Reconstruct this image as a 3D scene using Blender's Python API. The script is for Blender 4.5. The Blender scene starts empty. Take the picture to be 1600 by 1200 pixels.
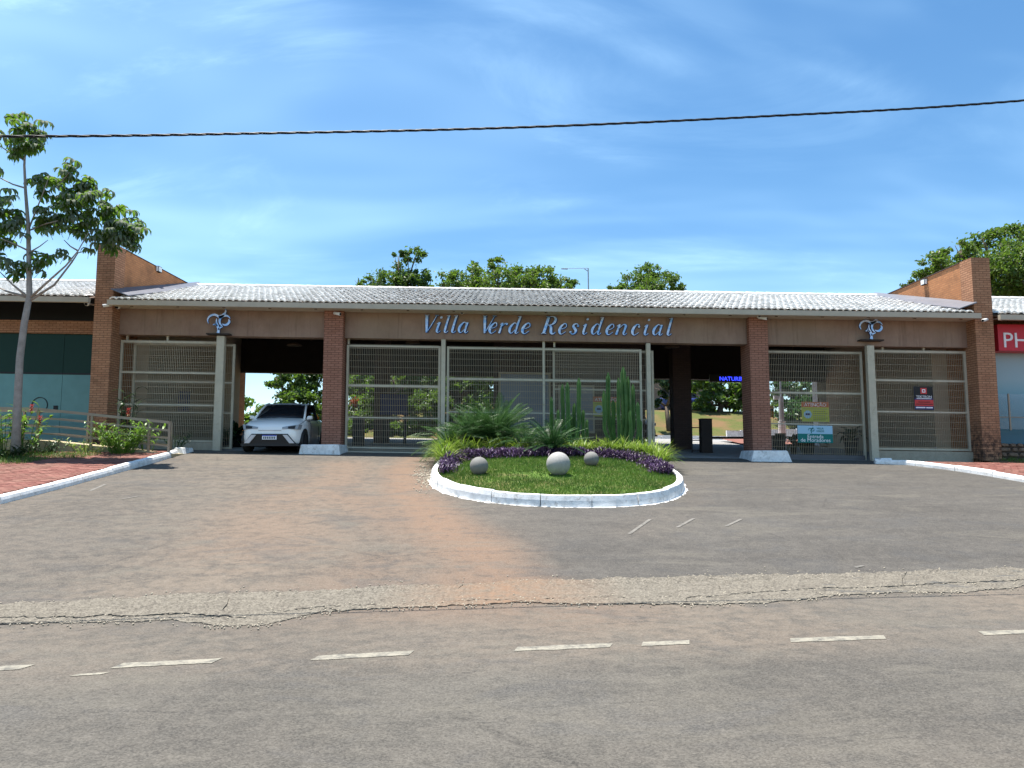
import bpy, math, random
from mathutils import Vector, Matrix
R = random.Random(7)
PI = math.pi
rad = math.radians
scene = bpy.context.scene
COL = scene.collection

# ------------------------------------------------------------------ camera, sky, sun, exposure
F = 1150.0; TH = rad(5.6); CZ = 1.6                      # focal length in photo pixels, pitch, eye height
cam_d = bpy.data.cameras.new('camera'); cam = bpy.data.objects.new('camera', cam_d); COL.objects.link(cam)
cam_d.sensor_width = 36.0; cam_d.lens = 36.0 * F / 1600.0
cam_d.clip_start = 0.1; cam_d.clip_end = 3000.0
cam.location = (0, 0, CZ); cam.rotation_euler = (PI / 2 + TH, 0, 0)
scene.camera = cam

SUN_DIR = Vector((-0.20, 0.10, 0.97)).normalized()       # towards the sun
SUN_EL = math.asin(SUN_DIR.z); SUN_AZ = math.atan2(SUN_DIR.x, SUN_DIR.y)
world = bpy.data.worlds.new('World'); scene.world = world; world.use_nodes = True
wn = world.node_tree.nodes; wl = world.node_tree.links; wn.clear()
w_out = wn.new('ShaderNodeOutputWorld'); w_bg = wn.new('ShaderNodeBackground')
w_sky = wn.new('ShaderNodeTexSky'); w_sky.sky_type = 'NISHITA'; w_sky.sun_disc = False
w_sky.sun_elevation = SUN_EL; w_sky.sun_rotation = SUN_AZ % (2 * PI)
w_sky.air_density = 1.0; w_sky.dust_density = 0.25; w_sky.ozone_density = 2.5
w_hsv = wn.new('ShaderNodeHueSaturation'); w_hsv.inputs['Saturation'].default_value = 1.2
w_hsv.inputs['Value'].default_value = 0.9; w_hsv.inputs['Hue'].default_value = 0.494
w_tc = wn.new('ShaderNodeTexCoord'); w_sep = wn.new('ShaderNodeSeparateXYZ')
def wmath(op, a, b=None, clamp=False):
    n = wn.new('ShaderNodeMath'); n.operation = op; n.use_clamp = clamp
    for i, v in enumerate((a, b)):
        if v is None: continue
        if isinstance(v, (int, float)): n.inputs[i].default_value = v
        else: wl.new(v, n.inputs[i])
    return n.outputs[0]
wl.new(w_tc.outputs['Generated'], w_sep.inputs[0])
zden = wmath('ADD', wmath('MAXIMUM', w_sep.outputs['Z'], 0.0), 0.38)
w_cmb = wn.new('ShaderNodeCombineXYZ')                   # cloud layer seen in perspective
wl.new(wmath('DIVIDE', w_sep.outputs['X'], zden), w_cmb.inputs[0])
wl.new(wmath('DIVIDE', w_sep.outputs['Y'], zden), w_cmb.inputs[1])
def wnoise(scale, rot, sc, detail, lo, hi, dist=0.4, loc=(0, 0, 0)):
    mp = wn.new('ShaderNodeMapping'); mp.inputs['Rotation'].default_value = (0, 0, rot)
    mp.inputs['Scale'].default_value = sc; mp.inputs['Location'].default_value = loc
    wl.new(w_cmb.outputs[0], mp.inputs['Vector'])
    n = wn.new('ShaderNodeTexNoise'); n.inputs['Scale'].default_value = scale
    n.inputs['Detail'].default_value = detail; n.inputs['Roughness'].default_value = 0.62
    n.inputs['Distortion'].default_value = dist
    wl.new(mp.outputs[0], n.inputs['Vector'])
    m = wn.new('ShaderNodeMapRange'); m.interpolation_type = 'SMOOTHSTEP'
    m.inputs['From Min'].default_value = lo; m.inputs['From Max'].default_value = hi
    wl.new(n.outputs['Fac'], m.inputs['Value'])
    return m.outputs[0]
c_big = wnoise(0.9, 0.45, (0.8, 1.7, 1), 4, 0.40, 0.74, 0.5, loc=(1.1, 0.4, 0))
c_wisp = wnoise(1.9, 0.35, (0.8, 1.9, 1), 9, 0.48, 0.84, 0.9, loc=(0.7, 2.3, 0))
c_fac = wmath('ADD', wmath('MULTIPLY', c_big, 0.42), wmath('MULTIPLY', wmath('MULTIPLY', c_wisp, 0.8), wmath('ADD', c_big, 0.12)), True)
w_mix = wn.new('ShaderNodeMix'); w_mix.data_type = 'RGBA'
w_mix.inputs['B'].default_value = (4.9, 7.3, 9.2, 1)     # sunlit thin cloud, same scale as the sky texture
wl.new(w_sky.outputs[0], w_hsv.inputs['Color']); wl.new(w_hsv.outputs[0], w_mix.inputs['A'])
wl.new(c_fac, w_mix.inputs['Factor']); wl.new(w_mix.outputs['Result'], w_bg.inputs['Color'])
w_bg.inputs['Strength'].default_value = 0.09
wl.new(w_bg.outputs[0], w_out.inputs['Surface'])

sun_d = bpy.data.lights.new('sun', 'SUN'); sun = bpy.data.objects.new('sun', sun_d); COL.objects.link(sun)
sun_d.energy = 4.6; sun_d.angle = rad(0.53); sun_d.color = (1.0, 0.95, 0.87)
sun.rotation_euler = SUN_DIR.to_track_quat('Z', 'Y').to_euler(); sun.location = (0, 0, 60)
scene.view_settings.view_transform = 'Standard'; scene.view_settings.look = 'None'
scene.view_settings.exposure = 1.27; scene.view_settings.gamma = 1.0
scene.view_settings.use_curve_mapping = False
scene.cycles.max_bounces = 8; scene.cycles.transparent_max_bounces = 8

# ------------------------------------------------------------------ survey of the place
def ray(x, y):
    u = 600 - y
    return Vector((x - 800, F * math.cos(TH) - u * math.sin(TH), F * math.sin(TH) + u * math.cos(TH)))
def P(x, y, Y):                                          # the point at distance Y that the photo shows at pixel x, y
    d = ray(x, y) ; t = Y / d.y
    return Vector((d.x * t, Y, CZ + d.z * t))
SH = -0.0158                                             # the whole site falls to the right by 1.6 %
def zb(x): return 1.6 + SH * max(-25, min(25, x))
def Yr(x): return 9.15 + 0.155 * x                       # where the drive meets the road's edge strip
YG = 22.4
def sstep(t): t = max(0, min(1, t)); return t * t * (3 - 2 * t)
def G(x, y):
    xc = max(-30, min(30, x)); yr = Yr(xc)
    if y <= YG:
        t = max(0, min(1, (y - yr) / (YG - yr)))
        return zb(x) * t
    z = zb(x) + 0.06 * (min(y, 41) - YG)
    bank = 2.0 * sstep((x + 7) / 9) + 0.25
    b2 = 2.2 * sstep((x + 12) / 6) * sstep((3.0 - x) / 2) * sstep((y - 35.0) / 9)
    return z + max(bank * sstep((y - 40.5) / 11), b2)
def cast(x, y, h=0.0, fn=None):
    d = ray(x, y); fn = fn or G; Y = 2.0
    while Y < 90:
        t = Y / d.y
        if CZ + d.z * t <= fn(d.x * t, Y) + h: break
        Y += 0.02
    t = Y / d.y
    return Vector((d.x * t, Y, fn(d.x * t, Y) + h))
def lerp(a, b, t): return a + (b - a) * t
def interp(tab, x):
    if x <= tab[0][0]: return tab[0][1]
    for (a, b), (c, d) in zip(tab, tab[1:]):
        if x <= c: return lerp(b, d, (x - a) / (c - a))
    return tab[-1][1]

# ------------------------------------------------------------------ materials
MATS = {}
class NT:
    def __init__(s, name):
        s.m = bpy.data.materials.new(name); s.m.use_nodes = True
        s.n = s.m.node_tree.nodes; s.l = s.m.node_tree.links
        s.b = s.n['Principled BSDF']; s.out = s.n['Material Output']; MATS[name] = s.m
    def put(s, sock, v):
        if v is None: return
        if isinstance(v, bpy.types.NodeSocket): s.l.new(v, sock)
        elif isinstance(v, (tuple, list)) and len(v) == 3 and sock.type == 'RGBA': sock.default_value = (*v, 1)
        else: sock.default_value = v
    def pos(s): return s.n.new('ShaderNodeNewGeometry').outputs['Position']
    def obj(s): return s.n.new('ShaderNodeTexCoord').outputs['Object']
    def isl(s): return s.n.new('ShaderNodeNewGeometry').outputs['Random Per Island']
    def objrand(s): return s.n.new('ShaderNodeObjectInfo').outputs['Random']
    def attr(s, a):
        n = s.n.new('ShaderNodeAttribute'); n.attribute_name = a; return n.outputs['Fac']
    def map(s, v, scale=(1, 1, 1), rot=(0, 0, 0), loc=(0, 0, 0)):
        n = s.n.new('ShaderNodeMapping'); s.l.new(v, n.inputs[0])
        n.inputs['Scale'].default_value = scale; n.inputs['Rotation'].default_value = rot; n.inputs['Location'].default_value = loc
        return n.outputs[0]
    def noise(s, v, scale, detail=4, rough=0.6, dist=0.0):
        n = s.n.new('ShaderNodeTexNoise'); s.l.new(v, n.inputs['Vector'])
        n.inputs['Scale'].default_value = scale; n.inputs['Detail'].default_value = detail
        n.inputs['Roughness'].default_value = rough; n.inputs['Distortion'].default_value = dist
        return n.outputs['Fac']
    def vor(s, v, scale, feature='F1', out='Distance'):
        n = s.n.new('ShaderNodeTexVoronoi'); n.feature = feature; s.l.new(v, n.inputs['Vector'])
        n.inputs['Scale'].default_value = scale; return n.outputs[out]
    def rng(s, v, a, b, c=0.0, d=1.0, smooth=False):
        n = s.n.new('ShaderNodeMapRange'); s.l.new(v, n.inputs['Value'])
        if smooth: n.interpolation_type = 'SMOOTHSTEP'
        for k, q in zip(('From Min', 'From Max', 'To Min', 'To Max'), (a, b, c, d)): n.inputs[k].default_value = q
        return n.outputs[0]
    def math(s, op, a, b=None, clamp=False):
        n = s.n.new('ShaderNodeMath'); n.operation = op; n.use_clamp = clamp
        s.put(n.inputs[0], a); s.put(n.inputs[1], b); return n.outputs[0]
    def mix(s, f, a, b, mode='MIX'):
        n = s.n.new('ShaderNodeMix'); n.data_type = 'RGBA'; n.blend_type = mode
        s.put(n.inputs['Factor'], f); s.put(n.inputs['A'], a); s.put(n.inputs['B'], b); return n.outputs['Result']
    def ramp(s, v, stops):
        n = s.n.new('ShaderNodeValToRGB'); s.l.new(v, n.inputs[0]); e = n.color_ramp.elements
        while len(e) < len(stops): e.new(0.5)
        for k, (p, c) in enumerate(stops): e[k].position = p; e[k].color = (*c, 1)
        return n.outputs[0]
    def bump(s, h, strength=0.3, dist=0.02):
        n = s.n.new('ShaderNodeBump'); n.inputs['Strength'].default_value = strength
        n.inputs['Distance'].default_value = dist; s.l.new(h, n.inputs['Height']); s.l.new(n.outputs[0], s.b.inputs['Normal'])
    def fin(s, col, rough=0.8, metal=0.0, spec=0.3):
        s.put(s.b.inputs['Base Color'], col); s.put(s.b.inputs['Roughness'], rough)
        s.put(s.b.inputs['Metallic'], metal); s.put(s.b.inputs['Specular IOR Level'], spec)
        return s.m

def mat_paint(name, c, rough=0.6, metal=0.0, var=0.18, scale=3.0, dirt=None, spec=0.3):
    t = NT(name); p = t.pos()
    n = t.noise(p, scale, 6); n2 = t.noise(p, scale * 9, 3)
    f = t.math('ADD', t.math('MULTIPLY', n, 0.7), t.math('MULTIPLY', n2, 0.3))
    col = t.mix(t.rng(f, 0.3, 0.7), tuple(q * (1 - var) for q in c), tuple(min(1, q * (1 + var)) for q in c))
    if dirt: col = t.mix(t.rng(t.noise(p, scale * 1.7, 8, 0.7), 0.55, 0.75, 0, 0.75), col, dirt)
    return t.fin(col, rough, metal, spec)

def mat_leaf(name, cols, rough=0.45, trans=0.35, spec=0.35, objvar=False, under=None):
    t = NT(name)
    r = t.isl()
    if objvar: r = t.math('FRACT', t.math('ADD', r, t.objrand()))
    stops = [(k / max(1, len(cols) - 1), c) for k, c in enumerate(cols)]
    col = t.ramp(r, stops)
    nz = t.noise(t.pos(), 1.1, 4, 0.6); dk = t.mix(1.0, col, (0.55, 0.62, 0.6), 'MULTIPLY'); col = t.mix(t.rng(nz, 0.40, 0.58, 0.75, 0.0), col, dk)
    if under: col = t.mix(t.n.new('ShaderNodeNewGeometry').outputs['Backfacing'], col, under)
    t.fin(col, rough, 0, spec)
    tr = t.n.new('ShaderNodeBsdfTranslucent'); t.l.new(t.mix(0.5, col, (0.25, 0.45, 0.03), 'MIX') if trans > 0.3 else col, tr.inputs['Color'])
    mx = t.n.new('ShaderNodeMixShader'); mx.inputs[0].default_value = trans
    t.l.new(t.b.outputs[0], mx.inputs[1]); t.l.new(tr.outputs[0], mx.inputs[2]); t.l.new(mx.outputs[0], t.out.inputs['Surface'])
    return t.m

# road and drive asphalt: worn aggregate, dust where the 'dirt' and 'red' layers lie
def mat_asphalt(name, dark, light, seed):
    t = NT(name); p = t.map(t.pos(), loc=(seed, seed * 0.7, 0))
    pr = t.map(p, rot=(0, 0, -0.153))
    streak = t.noise(t.map(pr, scale=(0.6, 2.0, 1)), 1.0, 7, 0.65, 0.5)
    broad = t.noise(p, 0.45, 6, 0.6)
    mid = t.noise(p, 5.0, 6, 0.7)
    fine = t.noise(p, 70, 3, 0.75); grain = t.vor(p, 120)
    f = t.math('ADD', t.math('ADD', t.math('MULTIPLY', streak, 0.22), t.math('MULTIPLY', broad, 0.26)), t.math('ADD', t.math('MULTIPLY', mid, 0.26), t.math('MULTIPLY', t.noise(p, 34, 5, 0.8), 0.2)))
    col = t.mix(t.rng(f, 0.42, 0.60, 0, 1), dark, light)
    d = t.attr('dirt'); rd = t.attr('red')
    dn = t.math('MULTIPLY', d, t.rng(t.math('ADD', t.math('MULTIPLY', streak, 0.35), t.math('MULTIPLY', mid, 0.65)), 0.30, 0.54), True)
    col = t.mix(dn, col, t.mix(t.rng(mid, 0.3, 0.7), (0.150, 0.116, 0.086), (0.235, 0.186, 0.140)))
    rn = t.math('MULTIPLY', rd, t.rng(t.math('ADD', t.math('MULTIPLY', streak, 0.4), t.math('MULTIPLY', mid, 0.6)), 0.26, 0.50), True)
    col = t.mix(rn, col, t.mix(t.rng(fine, 0.3, 0.7), (0.20, 0.115, 0.07), (0.31, 0.19, 0.118)))
    pn = t.noise(t.map(pr, scale=(0.7, 1.2, 1)), 1.0, 6, 0.65, 0.8); col = t.mix(t.rng(pn, 0.53, 0.63, 0, 0.4), col, (0.062, 0.064, 0.068))
    pl_ = t.noise(t.map(pr, scale=(0.5, 1.3, 1), loc=(7, 3, 0)), 1.0, 7, 0.7, 0.7); col = t.mix(t.rng(pl_, 0.52, 0.66, 0, 0.55), col, (0.165, 0.148, 0.118))
    cv = t.vor(t.map(pr, scale=(0.30, 0.55, 1)), 1.0, 'DISTANCE_TO_EDGE'); cvn = t.math('ADD', cv, t.math('MULTIPLY', t.math('SUBTRACT', t.noise(p, 3.0, 6, 0.7), 0.5), 0.07))
    ck = t.math('MULTIPLY', t.rng(t.math('ABSOLUTE', cvn), 0.0, 0.0055, 1, 0), t.rng(t.noise(p, 0.4, 2), 0.48, 0.58)); col = t.mix(t.math('MULTIPLY', ck, 0.7), col, (0.022, 0.02, 0.018))
    base_ = col
    # loosened chips, dark scuffs
    sp = t.noise(t.map(pr, scale=(5.0, 13, 1)), 1.0, 3, 0.55, 0.5)
    spm = t.math('MULTIPLY', t.rng(sp, 0.60, 0.64), t.rng(t.noise(p, 0.9, 3), 0.47, 0.58))
    col = t.mix(t.math('MULTIPLY', spm, 0.7), col, (0.028, 0.026, 0.025))
    lt = t.noise(t.map(pr, scale=(14, 20, 1)), 1.0, 2, 0.5); col = t.mix(t.rng(lt, 0.63, 0.70, 0, 0.45), col, (0.24, 0.22, 0.19))
    sc = t.noise(t.map(p, scale=(1.3, 6.0, 1), rot=(0, 0, -0.6)), 1.0, 6, 0.7, 0.8)
    scm = t.math('MULTIPLY', t.rng(sc, 0.60, 0.66), t.rng(t.noise(p, 0.55, 2), 0.5, 0.6))
    col = t.mix(t.math('MULTIPLY', scm, t.math('MULTIPLY', t.attr('scuff'), 0.8)), col, (0.03, 0.028, 0.026))
    col = t.mix(t.rng(fine, 0.25, 0.75, 0.0, 0.42), t.mix(0.4, col, (0.02, 0.02, 0.02)), col)
    col = t.mix(t.math('MULTIPLY', t.rng(grain, 0.0, 0.35, 1, 0), 0.16), col, (0.5, 0.47, 0.42))
    cell = t.vor(t.map(p, scale=(1, 1.15, 1)), 85, 'F1', 'Color'); cs = t.n.new('ShaderNodeSeparateColor'); t.l.new(cell, cs.inputs[0])
    col = t.mix(t.rng(cs.outputs[0], 0.0, 1.0, 0.0, 0.55), t.mix(0.45, col, (0.02, 0.018, 0.016)), t.mix(0.4, col, (0.30, 0.275, 0.235)))
    col = t.mix(0.8, base_, col)
    t.bump(t.math('ADD', t.math('MULTIPLY', fine, 0.7), t.math('MULTIPLY', mid, 0.6)), 0.55, 0.012)
    return t.fin(col, 0.88, 0, 0.25)
M_ROAD = mat_asphalt('road_asphalt', (0.064, 0.060, 0.052), (0.150, 0.140, 0.119), 3.1)
M_DRIVE = mat_asphalt('drive_asphalt', (0.047, 0.044, 0.041), (0.118, 0.111, 0.101), 11.7)

def m_concrete(name, c1, c2, crack=0.0, sc=1.0):
    t = NT(name); p = t.pos()
    n = t.noise(p, 6 * sc, 9, 0.78); f = t.noise(p, 26 * sc, 5, 0.75)
    col = t.mix(t.rng(t.math('ADD', t.math('MULTIPLY', n, 0.6), t.math('MULTIPLY', f, 0.4)), 0.36, 0.64), c1, c2)
    h = t.math('ADD', f, n)
    if crack:
        v = t.vor(t.map(p, scale=(1.1, 2.4, 1)), 1.6, 'DISTANCE_TO_EDGE')
        n3 = t.noise(p, 6, 5)
        vv = t.math('ADD', v, t.math('MULTIPLY', t.math('SUBTRACT', n3, 0.5), 0.05))
        k = t.rng(vv, 0.0, 0.028, 1, 0)
        col = t.mix(t.math('MULTIPLY', k, crack), col, (0.05, 0.045, 0.04))
        vc = t.vor(p, 62, 'F1', 'Color'); cs = t.n.new('ShaderNodeSeparateColor'); t.l.new(vc, cs.inputs[0])
        col = t.mix(t.rng(cs.outputs[0], 0.1, 0.9, 0, 1), t.mix(0.5, col, (0.04, 0.033, 0.025)), t.mix(0.4, col, (0.30, 0.265, 0.21)))
        sx_ = t.n.new('ShaderNodeSeparateXYZ'); t.l.new(p, sx_.inputs[0])
        asp = t.math('MULTIPLY', t.rng(t.noise(t.map(p, scale=(1, 2.2, 1)), 1.6, 4, 0.6), 0.60, 0.63), t.rng(sx_.outputs[0], 1.5, 4.0, 0.0, 0.85), True)
        col = t.mix(asp, col, (0.085, 0.083, 0.078))
        pit = t.rng(t.noise(t.map(p, scale=(1, 1.6, 1)), 10, 6, 0.75), 0.53, 0.62)
        col = t.mix(t.math('MULTIPLY', pit, 0.4), col, (0.08, 0.07, 0.06))
        rd = t.attr('red'); col = t.mix(t.math('MULTIPLY', rd, t.rng(n, 0.3, 0.6), True), col, (0.19, 0.118, 0.075))
    t.bump(h, 0.4, 0.015)
    return t.fin(col, 0.9, 0, 0.2)
M_GUTTER = m_concrete('gutter_concrete', (0.075, 0.067, 0.054), (0.20, 0.182, 0.150), 0.95)
M_CONC = m_concrete('grey_concrete', (0.30, 0.26, 0.20), (0.43, 0.375, 0.29))
M_RAMP = m_concrete('ramp_concrete', (0.30, 0.25, 0.16), (0.44, 0.37, 0.24))
M_FLOOR = m_concrete('gate_floor', (0.20, 0.20, 0.20), (0.32, 0.31, 0.30))
def m_whitewash():
    t = NT('whitewash'); p = t.pos()
    n = t.noise(p, 6, 8, 0.7); f = t.noise(p, 60, 4, 0.7)
    col = t.mix(t.rng(n, 0.35, 0.6), (0.62, 0.62, 0.61), (0.84, 0.84, 0.83))
    col = t.mix(t.rng(t.noise(p, 7, 9, 0.78), 0.53, 0.68, 0, 0.7), col, (0.24, 0.185, 0.14))
    t.bump(f, 0.35, 0.012); return t.fin(col, 0.75, 0, 0.25)
M_WHITE = m_whitewash()
def m_marking(nm, worn):
    t = NT(nm); p = t.pos()
    w = t.rng(t.noise(p, 9, 7, 0.75), 0.36, 0.56)
    col = t.mix(w, (0.10, 0.095, 0.083), worn); return t.fin(col, 0.8)
M_MARK = m_marking('worn_paint', (0.25, 0.23, 0.185)); M_MARK2 = m_marking('faded_paint', (0.17, 0.158, 0.14))
def m_brick(name, a, b, mortar, w=0.23, h=0.072, stain=0.5, blackb=0.0):
    t = NT(name); p = t.pos()
    sp = t.n.new('ShaderNodeSeparateXYZ'); t.l.new(p, sp.inputs[0])
    cb = t.n.new('ShaderNodeCombineXYZ'); t.l.new(t.math('ADD', sp.outputs[0], sp.outputs[1]), cb.inputs[0]); t.l.new(sp.outputs[2], cb.inputs[1])
    br = t.n.new('ShaderNodeTexBrick'); t.l.new(cb.outputs[0], br.inputs['Vector'])
    br.inputs['Scale'].default_value = 1; br.inputs['Brick Width'].default_value = w; br.inputs['Row Height'].default_value = h
    br.inputs['Mortar Size'].default_value = 0.012; br.inputs['Mortar Smooth'].default_value = 0.3; br.inputs['Bias'].default_value = 0
    t.put(br.inputs['Color1'], a); t.put(br.inputs['Color2'], b); t.put(br.inputs['Mortar'], mortar)
    n = t.noise(p, 1.6, 8, 0.7); n2 = t.noise(p, 14, 5)
    col = t.mix(t.rng(n2, 0.3, 0.75, 0.0, 0.35), br.outputs['Color'], tuple(q * 0.55 for q in a))
    col = t.mix(t.rng(n, 0.48, 0.74, 0, stain), col, (0.085, 0.05, 0.032))
    if blackb:
        lo = t.rng(t.math('ADD', sp.outputs[2], t.math('MULTIPLY', t.noise(p, 5, 5), 1.4)), 2.7, 3.5, blackb, 0)
        col = t.mix(t.math('MULTIPLY', lo, t.rng(t.noise(p, 9, 4), 0.38, 0.6)), col, (0.035, 0.025, 0.022))
    t.bump(t.math('ADD', br.outputs['Fac'], t.math('MULTIPLY', n2, -0.4)), -0.6, 0.012)
    return t.fin(col, 0.88, 0, 0.2)
M_BRICK = m_brick('orange_brick', (0.48, 0.245, 0.14), (0.38, 0.18, 0.10), (0.20, 0.10, 0.055), stain=0.5, blackb=0.85)
M_BRICKW = m_brick('wing_wall_brick', (0.50, 0.225, 0.098), (0.42, 0.18, 0.078), (0.33, 0.16, 0.085), stain=0.6)
M_PIER = m_brick('red_brown_brick', (0.40, 0.19, 0.13), (0.33, 0.15, 0.10), (0.17, 0.075, 0.05), stain=0.3)
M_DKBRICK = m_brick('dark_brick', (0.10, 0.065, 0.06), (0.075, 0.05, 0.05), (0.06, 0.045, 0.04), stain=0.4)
def m_fascia():
    t = NT('brown_render'); p = t.pos()
    n = t.noise(t.map(p, scale=(1.1, 1, 0.7)), 1.3, 7, 0.65); n2 = t.noise(p, 0.5, 3)
    col = t.mix(t.rng(n, 0.36, 0.66), (0.24, 0.155, 0.115), (0.33, 0.225, 0.168))
    col = t.mix(t.rng(n2, 0.45, 0.65, 0, 0.45), col, (0.28, 0.21, 0.145))
    stn = t.noise(t.map(p, scale=(5, 1, 0.3)), 1.2, 6, 0.7); col = t.mix(t.rng(stn, 0.54, 0.70, 0, 0.4), col, (0.11, 0.07, 0.052))
    t.bump(t.noise(p, 50, 4), 0.2, 0.006); return t.fin(col, 0.85, 0, 0.2)
M_FASCIA = m_fascia()
def m_tile():
    t = NT('white_tile'); p = t.pos(); r = t.isl(); o = t.objrand()
    n = t.noise(p, 1.1, 7, 0.65); f = t.noise(p, 18, 5, 0.7)
    rr = t.math('FRACT', t.math('ADD', r, o))
    col = t.mix(rr, (0.66, 0.645, 0.62), (0.88, 0.865, 0.84))
    col = t.mix(t.math('MULTIPLY', t.rng(n, 0.40, 0.66), t.rng(f, 0.40, 0.66, 0.0, 0.6)), col, (0.17, 0.145, 0.125))
    sp = t.n.new('ShaderNodeSeparateXYZ'); t.l.new(p, sp.inputs[0])
    mid = t.rng(t.math('ABSOLUTE', t.math('SUBTRACT', sp.outputs[0], -0.4)), 2.0, 9.0, 1, 0, True)   # the weathered middle of the roof
    col = t.mix(t.math('MULTIPLY', mid, t.rng(f, 0.36, 0.64, 0.1, 0.6)), col, (0.20, 0.17, 0.15))
    t.bump(f, 0.2, 0.01); return t.fin(col, 0.7, 0, 0.3)
M_TILE = m_tile()
M_GUT = mat_paint('gutter_paint', (0.46, 0.39, 0.30), 0.55, var=0.1)
M_DECK = mat_paint('roof_boards', (0.10, 0.065, 0.045), 0.85)
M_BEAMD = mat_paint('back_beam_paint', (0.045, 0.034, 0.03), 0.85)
M_BEIGE = mat_paint('beige_render', (0.40, 0.30, 0.205), 0.85, var=0.1, scale=1.2)
M_FENCE = mat_paint('fence_paint', (0.47, 0.42, 0.32), 0.5, var=0.12, dirt=(0.28, 0.22, 0.15))
M_FENCED = mat_paint('dark_rail_paint', (0.10, 0.095, 0.10), 0.5, var=0.1)  # dark paint of the closed gate's bottom rail
M_WIRE = mat_paint('wire_zinc', (0.40, 0.33, 0.235), 0.45, 0.2, var=0.1)
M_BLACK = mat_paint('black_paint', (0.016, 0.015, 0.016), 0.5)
M_STEEL = mat_paint('handrail_paint', (0.30, 0.235, 0.175), 0.45, 0.2, var=0.1)
M_FLASH = mat_paint('flashing', (0.16, 0.165, 0.19), 0.45, 0.3, var=0.12)
M_WPLAST = mat_paint('white_plastic', (0.72, 0.71, 0.69), 0.4, var=0.06)
M_GREY = mat_paint('grey_post', (0.33, 0.33, 0.34), 0.8, var=0.12)
M_STONE = mat_paint('rubble_stone', (0.20, 0.135, 0.095), 0.9, var=0.45, scale=2.5)
M_MORTAR = mat_paint('dark_mortar', (0.07, 0.05, 0.04), 0.95)
def m_paver():
    t = NT('red_paver'); p = t.pos(); r = t.isl(); o = t.objrand()
    rr = t.math('FRACT', t.math('ADD', r, o))
    col = t.ramp(rr, [(0, (0.15, 0.052, 0.042)), (0.5, (0.195, 0.073, 0.057)), (1, (0.25, 0.115, 0.09))])
    n = t.noise(p, 0.9, 7, 0.65)
    col = t.mix(t.rng(n, 0.46, 0.72, 0, 0.6), col, (0.165, 0.105, 0.073))
    col = t.mix(t.rng(t.noise(p, 25, 4), 0.3, 0.7, 0, 0.3), col, (0.1, 0.05, 0.04))
    t.bump(t.noise(p, 60, 3), 0.3, 0.006); return t.fin(col, 0.85, 0, 0.25)
M_PAVER = m_paver()
M_JOINT = mat_paint('paver_joint_sand', (0.075, 0.042, 0.03), 0.95, var=0.3, scale=8)
def m_ground(name, a, b, c, sc=0.6):
    t = NT(name); p = t.pos(); n = t.noise(p, sc, 8, 0.65); f = t.noise(p, 14, 6, 0.7)
    col = t.mix(t.rng(f, 0.35, 0.65), a, b); col = t.mix(t.rng(n, 0.42, 0.62), col, c)
    t.bump(f, 0.6, 0.05); return t.fin(col, 0.95, 0, 0.15)
M_LAND = m_ground('grassland', (0.06, 0.075, 0.02), (0.11, 0.12, 0.036), (0.16, 0.10, 0.05))
M_SOIL = m_ground('garden_soil', (0.12, 0.065, 0.035), (0.20, 0.115, 0.06), (0.13, 0.10, 0.045), 1.2)
M_TURF = m_ground('turf', (0.065, 0.125, 0.02), (0.11, 0.175, 0.036), (0.16, 0.14, 0.06), 1.3)
M_GLASSU = mat_paint('dark_green_film_glass', (0.012, 0.040, 0.030), 0.3, var=0.12, scale=0.4, spec=0.12)
M_GLASSL = mat_paint('teal_film_glass', (0.12, 0.27, 0.265), 0.12, var=0.16, scale=0.35, spec=0.3)
def m_glassr():
    t = NT('blue_film_glass'); p = t.pos(); sp = t.n.new('ShaderNodeSeparateXYZ'); t.l.new(p, sp.inputs[0])
    col = t.ramp(t.rng(sp.outputs[2], 2.3, 5.2), [(0, (0.01, 0.11, 0.18)), (0.3, (0.09, 0.30, 0.39)), (0.6, (0.27, 0.38, 0.42)), (1, (0.31, 0.39, 0.42))])
    return t.fin(col, 0.25, 0, 0.4)
M_GLASSR = m_glassr()                                    # printed film: blue fading to grey, part of the shopfront
def m_pane():
    t = NT('clear_pane'); t.fin((0.35, 0.45, 0.5), 0.05); t.b.inputs['Alpha'].default_value = 0.22; return t.m
M_PANE = m_pane()
M_BOOTHGL = mat_paint('booth_glass', (0.17, 0.20, 0.27), 0.25, var=0.1, scale=1, spec=0.5)
M_RED = mat_paint('sign_red', (0.55, 0.025, 0.045), 0.4, var=0.05)
M_LETW = mat_paint('letter_white', (0.82, 0.80, 0.83), 0.4, var=0.03)
def m_blueletter():
    t = NT('blue_steel_letter'); p = t.pos()
    n = t.noise(t.map(p, scale=(3, 1, 5)), 2.0, 4)
    col = t.mix(t.rng(n, 0.38, 0.62), (0.22, 0.47, 0.88), (0.66, 0.75, 0.95)); return t.fin(col, 0.3, 0.25, 0.5)
M_BLUEL = m_blueletter()
M_BLUED = mat_paint('letter_back_blue', (0.03, 0.05, 0.16), 0.5)
def m_flat(name, c, rough=0.5, emit=0):
    t = NT(name); t.fin(c, rough)
    if emit: t.b.inputs['Emission Color'].default_value = (*c, 1); t.b.inputs['Emission Strength'].default_value = emit
    return t.m
M_NAVY = mat_paint('navy_board', (0.022, 0.028, 0.115), 0.5)
M_SIGNY = m_flat('sign_yellow_green', (0.50, 0.52, 0.07)); M_SIGNO = m_flat('sign_orange', (0.55, 0.14, 0.055))
M_SIGNB = m_flat('sign_pale_blue', (0.34, 0.55, 0.70)); M_SIGNT = m_flat('sign_teal', (0.0, 0.16, 0.145))
M_TEXTD = m_flat('print_dark', (0.03, 0.05, 0.08)); M_TEXTG = m_flat('print_olive', (0.22, 0.25, 0.05)); M_AMBER = m_flat('sign_amber', (0.60, 0.34, 0.02))
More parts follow.
